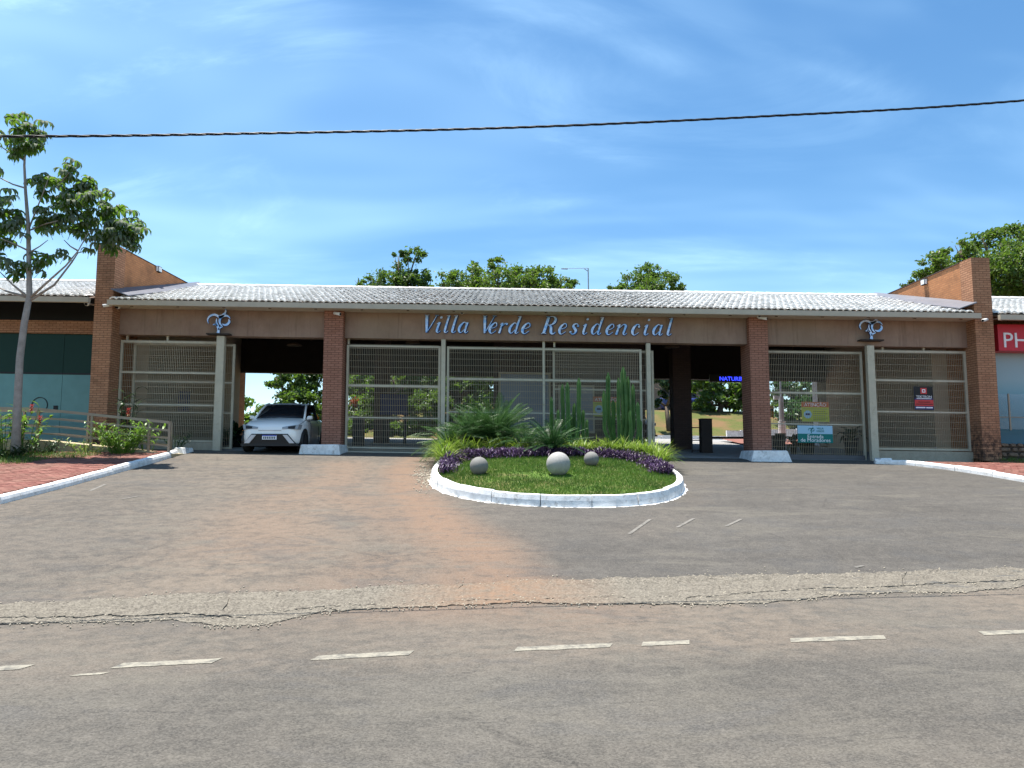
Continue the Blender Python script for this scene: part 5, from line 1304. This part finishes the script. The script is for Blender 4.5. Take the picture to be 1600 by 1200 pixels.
# far wood closing the view between the gates
rr = random.Random(55); m = MB()
for k in range(70):
    x = -95 + k * 3.0 + rr.uniform(-1, 1); y = 88 + rr.uniform(-6, 8); r = rr.uniform(2.2, 3.4)
    leaf_cloud(m, (x, y, G(x, y) + rr.uniform(1.0, 2.6)), r, 260, 0.7, rr, 0.9)
m.build('distant_wood', L_TREE, kind='stuff')

# umbrella tree at the left front
ub = Vector((P(26, 690, 19.6).x, 19.6, G(-13.1, 19.6))); ut = thing('umbrella_tree', 'slender grey trunked tree with drooping umbrella leaves beside the left shop', 'tree', ub)
UY = 19.6
def up(x, y, dy=0.0): return P(x, y, UY + dy)
m = MB(); m.tube([ub - Vector((0, 0, .2)), up(27, 640), up(31, 560), up(38, 505), up(46, 462), up(45, 400), up(44, 350), up(40, 300), up(38, 258), up(40, 230)], [.125, .098, .088, .082, .074, .058, .048, .038, .03, .018], 10)
m.build('trunk', M_BARK, ut, True)
branches = [[(46, 466), (75, 440), (103, 415), (122, 392), (140, 360)], [(46, 470), (85, 445), (112, 410), (122, 395), (165, 385)], [(46, 466), (20, 445), (-5, 420)], [(44, 465), (10, 455), (-20, 440)], [(45, 395), (62, 385), (75, 375)], [(44, 360), (58, 325), (68, 300), (75, 280)],
            [(40, 294), (20, 288), (0, 278), (-12, 270)], [(38, 250), (15, 238), (-5, 225)], [(44, 345), (25, 335), (0, 335)], [(45, 392), (20, 380), (0, 372)], [(44, 375), (30, 360), (20, 355)], [(46, 360), (70, 350), (90, 345)], [(75, 300), (95, 285), (108, 270)], [(122, 392), (110, 385), (100, 375)]]
for k, b in enumerate(branches):
    m = MB(); dy = [(-.5, .4, -.2, .5, .1, -.4, .3, -.3, .4, -.4, .5, -.5, -.4, .2)[k] * i / (len(b) - 1) for i in range(len(b))]
    n = len(b); m.tube([up(x, y, d) for (x, y), d in zip(b, dy)], [lerp(.04 if k < 4 else .025, .009, i / (n - 1)) for i in range(n)], 6); m.build('limb', M_BARK, ut, True)
def umb_leaf(seed):
    rr = random.Random(seed); m = MB(); n = 9
    m.tube([(0, 0, 0), (0.0, 0.0, 0.28)], [.006, .006], 4, False); c = Vector((0, 0, 0.28))
    for k in range(n):
        az = 2 * PI * k / n + rr.uniform(-.15, .15); L = rr.uniform(.26, .36); d = Vector((math.cos(az), math.sin(az), 0)); s_ = Vector((-d.y, d.x, 0)); q = c.copy(); el = rr.uniform(0.1, 0.5); i0 = len(m.v)
        for j in range(5):
            t = j / 4; w = (0.02, .075, .10, .085, .008)[j]; fold = Vector((0, 0, w * 0.22))
            m.v += [tuple(q - s_ * w / 2 + fold), tuple(q), tuple(q + s_ * w / 2 + fold)]; q = q + (d * math.cos(el) + Vector((0, 0, math.sin(el)))) * L / 4; el -= 0.62
        for j in range(4):
            a = i0 + 3 * j; m.f += [(a, a + 1, a + 4, a + 3), (a + 1, a + 2, a + 5, a + 4)]
    me = bpy.data.meshes.new('leaf'); me.from_pydata(m.v, [], m.f); me.materials.append(L_CEC); 
    for p in me.polygons: p.use_smooth = True
    return me
UL = [umb_leaf(k) for k in range(6)]
clusters = [(44, 212, 30, 26), (30, 232, 22, 12), (62, 225, 18, 11), (-8, 215, 14, 6), (-10, 270, 12, 6), (105, 272, 15, 9), (62, 292, 17, 10), (95, 297, 26, 18), (125, 305, 25, 18), (150, 325, 26, 20), (80, 330, 24, 14), (110, 340, 32, 26), (70, 350, 22, 14), (145, 355, 32, 26), (180, 345, 26, 20), (198, 365, 22, 18), (185, 385, 20, 14), (165, 380, 18, 10), (205, 385, 12, 6), (8, 320, 18, 10), (0, 345, 20, 12), (12, 372, 22, 14), (25, 350, 14, 8), (-5, 390, 16, 8), (48, 418, 16, 9), (22, 428, 14, 7), (62, 410, 12, 5), (95, 395, 12, 4), (130, 400, 8, 2), (5, 425, 14, 5)]
rr = random.Random(21)
for x, y, r, n in clusters:
    for k in range(int(n * 0.78)):
        a = rr.uniform(0, 2 * PI); q = r * 1.05 * math.sqrt(rr.random()); dy = rr.uniform(-1, 1) * r * UY / F
        p = P(x + q * math.cos(a), y + 8 + q * 0.9 * math.sin(a), UY + dy); s_ = rr.uniform(.68, 1.12)
        place('leaf', UL[rr.randrange(6)], ut, p, (rr.uniform(-.5, .5), rr.uniform(-.5, .5), rr.uniform(0, 6.28)), scale=(s_, s_, s_))

# ------------------------------------------------------------------ planting by the ramp
def ginger(label, base, n, h, seed, flowers=0, mat=L_GING, spread=0.5, leafL=0.42, leafW=0.085):
    rr = random.Random(seed); base = Vector(base); t = thing('ginger_plant', label, 'plant', base)
    m = MB(); st = MB(); fl = 0
    for k in range(n):
        a = rr.uniform(0, 2 * PI); r0 = rr.uniform(0, spread * .4); p = base + Vector((math.cos(a) * r0, math.sin(a) * r0, 0)); hh = h * rr.uniform(.6, 1.1); lean = Vector((math.cos(a), math.sin(a), 0)) * spread * rr.uniform(.2, .9)
        tip = p + Vector((0, 0, hh)) + lean; st.tube([p, p.lerp(tip, .5) - lean * .15, tip], [.012, .009, .005], 5, False)
        for j in range(7):
            f = .3 + .7 * j / 6; q = p.lerp(tip, f) - lean * .15 * math.sin(PI * f); blade(m, q, a + PI / 2 * (1 if j % 2 else -1) + rr.uniform(-.6, .6), leafL * rr.uniform(.7, 1.1), leafW, rr.uniform(.3, 1.0), rr.uniform(.8, 1.6), 4, taper=False)
        if fl < flowers:
            fl += 1; f2 = MB()
            for j in range(26): blade(f2, tip + Vector((0, 0, .01 * j)), j * 2.4, .09, .04, .7, .5, 2, taper=False)
            f2.build('flower', L_FLOWER, t)
    st.build('stalks', mat, t); m.build('leaves', mat, t)
gp = lambda px, Y: (P(px, 690, Y).x, Y, G(P(px, 690, Y).x, Y) + 0.1)
ginger('tall red flowered ginger left of the umbrella tree trunk', gp(8, 20.0), 14, 1.15, 1, 2, spread=.8)
ginger('red flowered ginger leaning right of the umbrella tree trunk', gp(40, 20.1), 8, 1.25, 2, 1, spread=.7, leafL=.36)
ginger('dark tall leafy plant in front of the left corner pillar', gp(202, 21.9), 9, 1.75, 3, 0, L_DARK, .45, .5, .07)
ginger('leafy green bush growing through the handrail in the middle', gp(192, 20.55), 60, .8, 4, 0, L_GING, .95, .26, .045)
ginger('red flowered ginger behind the lower end of the handrail', gp(232, 21.4), 7, .95, 5, 1, L_GING, .5, .34, .06)
ginger('small spiky bush between handrail end and plinth', gp(275, 21.9), 9, .42, 6, 0, L_DARK, .4, .25, .03)
ginger('pale straggly bush below the ramp near its middle', gp(135, 20.5), 14, .38, 7, 0, L_SPIDER, .7, .2, .03)
ginger('low dark bush at the left edge below the ramp', gp(12, 19.2), 22, .4, 8, 0, L_DARK, .8, .2, .06)
ginger('low dark bush under the ramp support', gp(68, 20.2), 14, .4, 9, 0, L_DARK, .6, .18, .05)
rr = random.Random(4); m = MB()
for k in range(6000):
    x = rr.uniform(-15, -11.2); y = rr.uniform(18.0, 20.3)
    if x > -11.9 and y < 19.2: continue
    z = G(x, y) + 0.13
    blade(m, (x, y, z), rr.uniform(0, 6.28), rr.uniform(.06, .16), .008, rr.uniform(.6, 1.5), .6, 2)
for k in range(1800):
    x = rr.uniform(14.8, 18.5); y = rr.uniform(21.75, 23.2); blade(m, (x, y, G(x, y) + .09), rr.uniform(0, 6.28), rr.uniform(.05, .16), .008, rr.uniform(.6, 1.5), .6, 2)
m.build('rough_grass', L_GRASS, kind='stuff')

# ------------------------------------------------------------------ cars
def car(name, label, loc, rz, paint, full=True):
    t = bpy.data.objects.new(name, None); COL.objects.link(t); tag(t, label, 'car'); t.location = loc; t.scale = (1.05, 1.05, 1.03); t.rotation_euler = (0, 0, rz); WORG[t.name] = Vector((0, 0, 0))
    # local: nose towards -y, x to the side, z up
    S = [  # y, half width, sill z, shoulder z, deck z
        (0.00, .55, .30, .60, .66), (0.05, .68, .24, .66, .74), (0.16, .77, .21, .72, .82), (0.38, .83, .20, .78, .90), (0.75, .852, .20, .83, .97), (1.05, .857, .20, .87, 1.02), (1.6, .857, .20, .90, 1.04),
        (2.3, .857, .20, .92, 1.06), (3.0, .85, .20, .95, 1.08), (3.45, .82, .22, .98, 1.10), (3.68, .76, .28, .95, 1.06), (3.76, .66, .36, .85, .95)]
    m = MB(); npf = 15
    for y, w, zs, zh, zd in S:
        half = [(w * .90, zs), (w * .975, zs + .08), (w, zs + .22), (w * .995, (zs + zh) / 2 + .06), (w * .985, zh - .03), (w * .95, zh + .03), (w * .82, zd), (0, zd + .025)]
        ring = [(-x, z) for x, z in half] + [(x, z) for x, z in half[-2::-1]]
        for x, z in ring: m.v.append((x, y, z))
    for i in range(len(S) - 1):
        for k in range(npf - 1): a = i * npf + k; m.f.append((a, a + npf, a + npf + 1, a + 1))
        m.f.append((i * npf + npf - 1, (i + 1) * npf + npf - 1, (i + 1) * npf, i * npf))
    m.f.append(tuple(range(npf))); m.f.append(tuple((len(S) - 1) * npf + k for k in range(npf))[::-1])
    body = m.build('body', paint, t, True)
    # greenhouse: glass shell, painted roof and pillars over it
    C = [(1.02, .72, 1.00, .70, 1.03), (1.35, .735, 1.03, .66, 1.24), (1.72, .74, 1.04, .60, 1.455), (2.0, .74, 1.05, .585, 1.52), (2.6, .735, 1.06, .575, 1.535), (3.1, .72, 1.07, .56, 1.49), (3.45, .70, 1.08, .53, 1.36), (3.7, .66, 1.02, .5, 1.06)]
    m = MB()
    for y, wb, zb_, wt, zt in C: m.v += [(-wb, y, zb_ - .03), (-wt, y, zt - .015), (-wt * .5, y, zt + .008), (0, y, zt + .014), (wt * .5, y, zt + .008), (wt, y, zt - .015), (wb, y, zb_ - .03)]
    for i in range(len(C) - 1):
        for k in range(6): a = i * 7 + k; m.f.append((a, a + 7, a + 8, a + 1))
    m.f.append(tuple(range(7))); m.build('window_glass', M_CGLASS, t, True)
    m = MB(); RF = [c for c in C if c[0] >= 1.7 and c[0] < 3.5]
    for i in range(len(RF) - 1):
        a, b = RF[i], RF[i + 1]
        xs = [-1.03, -.5, 0, .5, 1.03]; hz = [0.004, .026, .032, .026, .004]
        for k in range(4): m.quad((a[3] * xs[k], a[0], a[4] + hz[k]), (a[3] * xs[k + 1], a[0], a[4] + hz[k + 1]), (b[3] * xs[k + 1], b[0], b[4] + hz[k + 1]), (b[3] * xs[k], b[0], b[4] + hz[k]))
    m.build('roof', paint, t, True)
    for s_ in (-1, 1):
        m = MB(); m.tube([(s_ * .725, 1.0, .99), (s_ * .672, 1.35, 1.25), (s_ * .612, 1.72, 1.47), (s_ * .595, 2.05, 1.525)], .034, 6); m.build('pillar', paint, t, True)
        m = MB(); m.tube([(s_ * .745, 2.75, 1.04), (s_ * .60, 2.72, 1.52)], .03, 6); m.build('door_pillar', M_TRIM, t)
        mm = MB()
        mm.prism8([(s_ * x, y, z) for x, y, z in ((.74, 1.12, .98), (.93, 1.16, 1.0), (.93, 1.30, 1.0), (.74, 1.26, .98), (.78, 1.12, 1.10), (.92, 1.15, 1.115), (.92, 1.29, 1.115), (.78, 1.25, 1.10))]); o = mm.build('mirror', paint, t); b = o.modifiers.new('bevel', 'BEVEL'); b.width = .03; b.segments = 2
        # headlamp: slanted lens wrapping the corner
        m = MB(); m.prism8([(s_ * x, y, z) for x, y, z in ((.34, -.03, .665), (.75, .05, .645), (.80, .3, .655), (.36, .2, .665), (.34, .0, .72), (.79, .09, .80), (.82, .36, .80), (.36, .25, .735))]); hl = m.build('headlight', M_LAMP, t)
        m = MB(); m.prism8([(s_ * x, y, z) for x, y, z in ((.50, -.01, .675), (.68, .02, .668), (.68, .2, .67), (.52, .2, .675), (.50, .02, .735), (.70, .055, .765), (.70, .2, .755), (.52, .2, .735))]); m.build('lamp_core', M_TRIM, hl)
        m = MB(); m.prism8([(s_ * x, y, z) for x, y, z in ((.70, -.05, .25), (.56, -.05, .25), (.56, .1, .25), (.70, .1, .25), (.49, -.07, .49), (.37, -.07, .49), (.37, .1, .49), (.49, .1, .49))]); m.build('bumper_blade', M_SILVER, t)
        for wy in (.62, 3.02):
            prof = [(.20, -.1), (.29, -.1), (.31, -.06), (.31, .06), (.29, .1), (.20, .1)]; m = MB(); n = 24
            for r, d in prof:
                for k in range(n): a = 2 * PI * k / n; m.v.append((s_ * (.765 + d), wy + r * math.cos(a), .31 + r * math.sin(a)))
            for i in range(len(prof) - 1):
                for k in range(n): a = i * n + k; b = i * n + (k + 1) % n; m.f.append((a, b, b + n, a + n))
            w = m.build('wheel', M_TYRE, t, True); m = MB(); m.tube([(s_ * .80, wy, .31), (s_ * .858, wy, .31)], [.205, .2], 20); m.build('rim', M_RIM, w)
            m = MB(); m.tube([(s_ * .75, wy, .33), (s_ * .862, wy, .33)], [.37, .365], 24); m.v = [(x, y, max(z, .21)) for x, y, z in m.v]; m.build('wheel_arch', M_TRIM, t)
    m = MB(); m.prism8([(-.74, .0, .215), (.74, .0, .215), (.74, .3, .215), (-.74, .3, .215), (-.50, -.03, .52), (.50, -.03, .52), (.50, .3, .52), (-.50, .3, .52)]); m.build('grille', M_TRIM, t)
    m = MB(); m.box(-.80, .80, -.01, 3.7, .17, .24, sh=False); m.build('underbody', M_TRIM, t)
    m = MB(); m.box(-.2, .2, -.055, -.035, .355, .485, sh=False); pl = m.build('number_plate', M_PLATE, t)
    m = MB(); m.box(-.2, .2, -.058, -.0555, .458, .485, sh=False); m.build('plate_band', M_PLATEB, pl)
    m = MB()
    for k in range(7): m.box(-.165 + k * .05, -.165 + k * .05 + .03, -.058, -.0555, .375, .44, sh=False)
    m.build('plate_characters', M_TEXTD, pl)
    for s_ in (-1, 1):
        for yy in (1.32, 2.42):
            m = MB(); m.tube([(s_ * .858, yy, .32), (s_ * .862, yy, .55), (s_ * .856, yy, .80), (s_ * .80, yy, 1.0)], .006, 4); m.build('door_seam', M_TRIM, t)
        m = MB(); m.tube([(s_ * .60, .06, .70), (s_ * .80, .45, .86), (s_ * .80, .98, .99)], .006, 4); m.build('bonnet_seam', M_TRIM, t)
        m = MB(); m.bar((s_ * .1, 1.02, 1.045), (s_ * .62, 1.14, 1.08), .02); m.build('wiper', M_TRIM, t)
    m = MB(); m.bar((-.32, -.012, .62), (.32, -.012, .62), .012); m.build('bonnet_line', M_GREY, t)
    return t
cx0 = P(421, 700, 21.9).x
car('parked_car', 'white hatchback driving out through the left entry lane', (cx0, 21.9, G(cx0, 22.5) + 0.005), rad(3), M_CARW)
q = P(1003, 700, 34.2).x; car('parked_car', 'black hatchback parked behind the middle fence seen beside the exit lane', (q, 34.2, G(q, 36) + .02), rad(20), M_CARB)
q = P(1147, 660, 54).x; car('parked_car', 'dark blue car far up the lawn bank seen through the exit', (q - 1.6, 54, G(q, 54) + .05), rad(90), M_CARBL)

# ------------------------------------------------------------------ inside the gates
def inside_box(name, label, cat, px0, px1, py0, py1, Y, d, mat, build='body'):
    a, b = P(px0, py1, Y), P(px1, py0, Y); o = MB(); o.box(a.x, b.x, Y, Y + d, a.z - SH * a.x, b.z - SH * a.x); return tag(o.build(name, mat), label, cat)
t = thing('turnstile_post', 'dark access reader cabinet with swing gate in the right exit lane', 'access gate', (P(1104, 700, 26).x, 26, zb(7)))
a, b = P(1097, 711, 26.0), P(1112.5, 655, 26.0); boxpart('cabinet', t, M_BEAMD, a.x, b.x, 26, 26.35, a.z - SH * a.x - .1, b.z - SH * a.x)
boxpart('cabinet_cap', t, M_BLACK, a.x - .015, b.x + .015, 25.98, 26.37, b.z - SH * a.x, b.z - SH * a.x + .03)
g0, g1 = P(1081, 668, 26.1), P(1096, 668, 26.1)
for zz in (0.0, -.45, -.8): m = MB(); m.bar((g0.x, 26.15, g0.z + zz), (g1.x, 26.15, g1.z + zz), .035); m.build('gate_bar', M_BLACK, t)
m = MB(); m.bar((g0.x, 26.15, g0.z - .95), (g0.x, 26.15, g0.z + .02), .035); m.build('gate_bar', M_BLACK, t)
t = thing('barrier_arm', 'black horizontal barrier arm across the lane behind the right pier', 'barrier', (P(1180, 685, 31).x, 31, 2))
a, b = P(1110, 684, 31), P(1212, 684, 31); m = MB(); m.bar(a, b, .07, .09); m.build('arm', M_BLACK, t)
a2, b2 = P(1204, 712, 31), P(1213, 680, 31); boxpart('pedestal', t, M_BLACK, b.x - .15, b.x + .15, 30.9, 31.2, 1.7, b.z - SH * b.x + .1)
def pole(name, label, px, ptop, Y, w, mat, cat='pole'):
    q = P(px, ptop, Y); m = MB(); m.tube([(q.x, Y, G(q.x, Y) - .2), (q.x, Y, q.z)], [w, w * .8], 10); return m, q
m, q = pole('utility_pole', '', 378, 520, 40, .17, M_GREY); t = thing('utility_pole', 'grey concrete utility pole seen through the left entry', 'pole', (q.x, 40, G(q.x, 40))); m.build('shaft', M_GREY, t)
m = MB(); m.tube([(q.x, 40, G(q.x, 40)), (q.x, 40, G(q.x, 40) + 1.3)], [.24, .24], 10); m.build('collar', M_CONC, t)
m, q = pole('white_post', '', 1218, 560, 36, .06, M_WPLAST); t = thing('lamp_post', 'pale lamp post with white base seen through the closed gate', 'post', (q.x, 36, G(q.x, 36))); m.build('shaft', M_GREY, t)
m = MB(); m.tube([(q.x, 36, G(q.x, 36)), (q.x, 36, G(q.x, 36) + 2.3)], [.13, .12], 10); m.build('sleeve', M_GREY, t)
m = MB(); m.tube([(q.x, 36, G(q.x, 36)), (q.x, 36, G(q.x, 36) + 1.1)], [.19, .17], 12); m.build('base', M_WHITE, t)
a = P(1213, 622, 35.7); m = MB(); m.box(a.x - .12, a.x + .12, 35.66, 35.78, a.z - .06 - SH * a.x, a.z + .12 - SH * a.x); m.build('box', M_WPLAST, t)
wl_ = MB()
for i in range(7):
    x0 = 11.2 + i * .75; y0 = 38.4 + i * .05; wl_.box(x0, x0 + .74, y0, y0 + .2, G(x0, y0) - .2 - SH * x0, G(x0, y0) + .55 + i * 0.03 - SH * x0)
tag(wl_.build('garden_wall', M_WHITE), 'low white garden wall behind the closed right gate', 'wall')
grid_mesh('inner_pavement', frange(10.5, 15.5, 5), frange(32.6, 37.5, 5), lambda x, y: G(x, y) + 0.03 + 0.03 * max(0, y - 33), M_PAVER)
def pot(label, px, pw, ptop, Y, plant=0, seed=0):
    q = P(px, 700, Y); zt = P(px, ptop, Y).z; z0 = G(q.x, Y); r = pw * Y / F / 2; t = thing('plant_pot' if plant else 'litter_bin', label, 'plant pot' if plant else 'bin', (q.x, Y, z0))
    m = MB(); lathe(m, (q.x, Y, z0), [(r * .72, 0), (r * .9, (zt - z0) * .6), (r, zt - z0 - .03), (r * 1.04, zt - z0 - .03), (r * 1.04, zt - z0), (r * .85, zt - z0 - .02)], 16); m.build('body', M_BLACK, t, True)
    if plant:
        rr = random.Random(seed); m = MB()
        for k in range(plant): blade(m, (q.x, Y, zt - .05), rr.uniform(0, 6.28), rr.uniform(.5, 1.0), .16, rr.uniform(.5, 1.4), rr.uniform(1.0, 2.4), 6, taper=False)
        m.build('leaves', L_DARK, t)
pot('black cylindrical bin just right of the white pier block', 1220, 16, 677, 24.6)
pot('black pot with broad leaved plant directly behind the teal entrance sign', 1263, 20, 690, 24.6, 22, 3)
pot('black pot with drooping broad leaves against the right office wall', 1330, 22, 685, 25.4, 34, 4)
pot('black pot with broad leaves between bin and teal sign', 1240, 12, 694, 25.5, 16, 5)
pot('dark leafy pot plant just inside the left gate post beside the white car', 368, 24, 680, 25.2, 36, 6)
pot('dark leafy pot plant hugging the post left of the white car', 356, 18, 690, 24.4, 20, 7)
t = thing('control_cabinet', 'black control cabinet behind the gate next to the left brick pier', 'cabinet', (P(558, 700, 26).x, 26, zb(-6)))
a, b = P(550, 708, 26), P(567, 652, 26); boxpart('case', t, M_BLACK, a.x, b.x, 26, 26.4, a.z - SH * a.x - .1, b.z - SH * a.x); boxpart('lid', t, M_BEAMD, a.x - .02, b.x + .02, 25.98, 26.42, b.z - SH * a.x, b.z - SH * a.x + .03)
h = thing('brown_house', 'brown rendered house beyond the lawn seen left of the dark pier', 'house', (9, 62, 4)); z0 = G(9, 62)
boxpart('wall', h, M_FASCIA, 6, 16, 60, 68, z0 - .5, z0 + 4.6, sh=False)
m = MB(); m.prism8([(5.6, 59.6, z0 + 4.6), (16.4, 59.6, z0 + 4.6), (16.4, 68.4, z0 + 4.6), (5.6, 68.4, z0 + 4.6), (7, 63.9, z0 + 6.2), (15, 63.9, z0 + 6.2), (15, 64.1, z0 + 6.2), (7, 64.1, z0 + 6.2)]); m.build('roof', M_DKBRICK, h)
f_ = boxpart('window', h, M_FENCE, 9, 10.4, 59.95, 60, z0 + 1.2, z0 + 2.5, sh=False); boxpart('pane', f_, M_BOOTHGL, 9.08, 10.32, 59.93, 59.95, z0 + 1.28, z0 + 2.42, sh=False)

# street lamp behind the roof and the overhead cable
q = P(919, 419, 60); t = thing('street_lamp', 'thin grey street lamp with long arm above the roof', 'street lamp', (q.x, 60, G(q.x, 60)))
m = MB(); m.tube([(q.x, 60, G(q.x, 60)), q], [.07, .045], 8); m.build('pole', M_GREY, t)
e = P(877, 419.5, 60); m = MB(); m.tube([q, e], [.022, .016], 6); m.build('arm', M_GREY, t); m = MB(); m.tube([P(919, 424, 60), P(913, 420, 60)], .03, 6); m.build('brace', M_GREY, t)
m = MB(); m.bar(P(877, 420, 60), P(887, 420.5, 60), .10, .06); m.build('lamp_head', M_GREY, t)
CY = 8.75
cab = thing('overhead_cable', 'twisted black overhead cable crossing the sky', 'cable', P(800, 203, CY))
ctrl = [(-1500, 165), (-700, 207), (0, 213), (400, 208.5), (800, 199.5), (1200, 181.5), (1600, 157), (2400, 85)]
pts = catmull([(x, y, 0) for x, y in ctrl], 40)
w3 = [P(x, y, CY + (x - 800) * 0.0012) for x, y, _ in pts]
dense = []
for a, b in zip(w3, w3[1:]):
    n = max(1, int((b - a).length / 0.05))
    for i in range(n): dense.append(a.lerp(b, i / n))
for s_ in range(3):
    m = MB(); pp = []
    L = 0
    for i, p in enumerate(dense):
        if i: L += (dense[i] - dense[i - 1]).length
        an = L / 0.62 * 2 * PI + s_ * 2 * PI / 3 + 0.8 * vnoise(L * .7, 4); r = 0.0095; pp.append(p + Vector((0, math.cos(an) * r, math.sin(an) * r)))
    m.tube(pp, 0.0078, 5); m.build('strand', M_CABLE, cab, True)
# loose stones and soil crumbs left of the island kerb
rr = random.Random(44); m = MB()
for k in range(260):
    c = cast(rr.gauss(664, 9), rr.gauss(745, 11)); s_ = rr.uniform(.008, .028); q = ico((c.x, c.y, c.z + s_ * .4), s_, 1, .25, rr); i0 = len(m.v); m.v += q.v; m.f += [tuple(i0 + k2 for k2 in f) for f in q.f]
for k in range(1100):
    e_ = (e_f, e_f, e_b, e_m)[k % 4]; c = e_[rr.randrange(165, 585)] + Vector((rr.uniform(-.05, .05), rr.gauss(-0.03 if k % 4 < 2 else 0.0, 0.09), 0)); c.z = G(c.x, c.y) + 0.006; s_ = rr.uniform(.004, .013); q = ico((c.x, c.y, c.z + s_ * .4), s_, 1, .25, rr); i0 = len(m.v); m.v += q.v; m.f += [tuple(i0 + k2 for k2 in f) for f in q.f]
m.build('loose_gravel', M_CONC, kind='stuff')
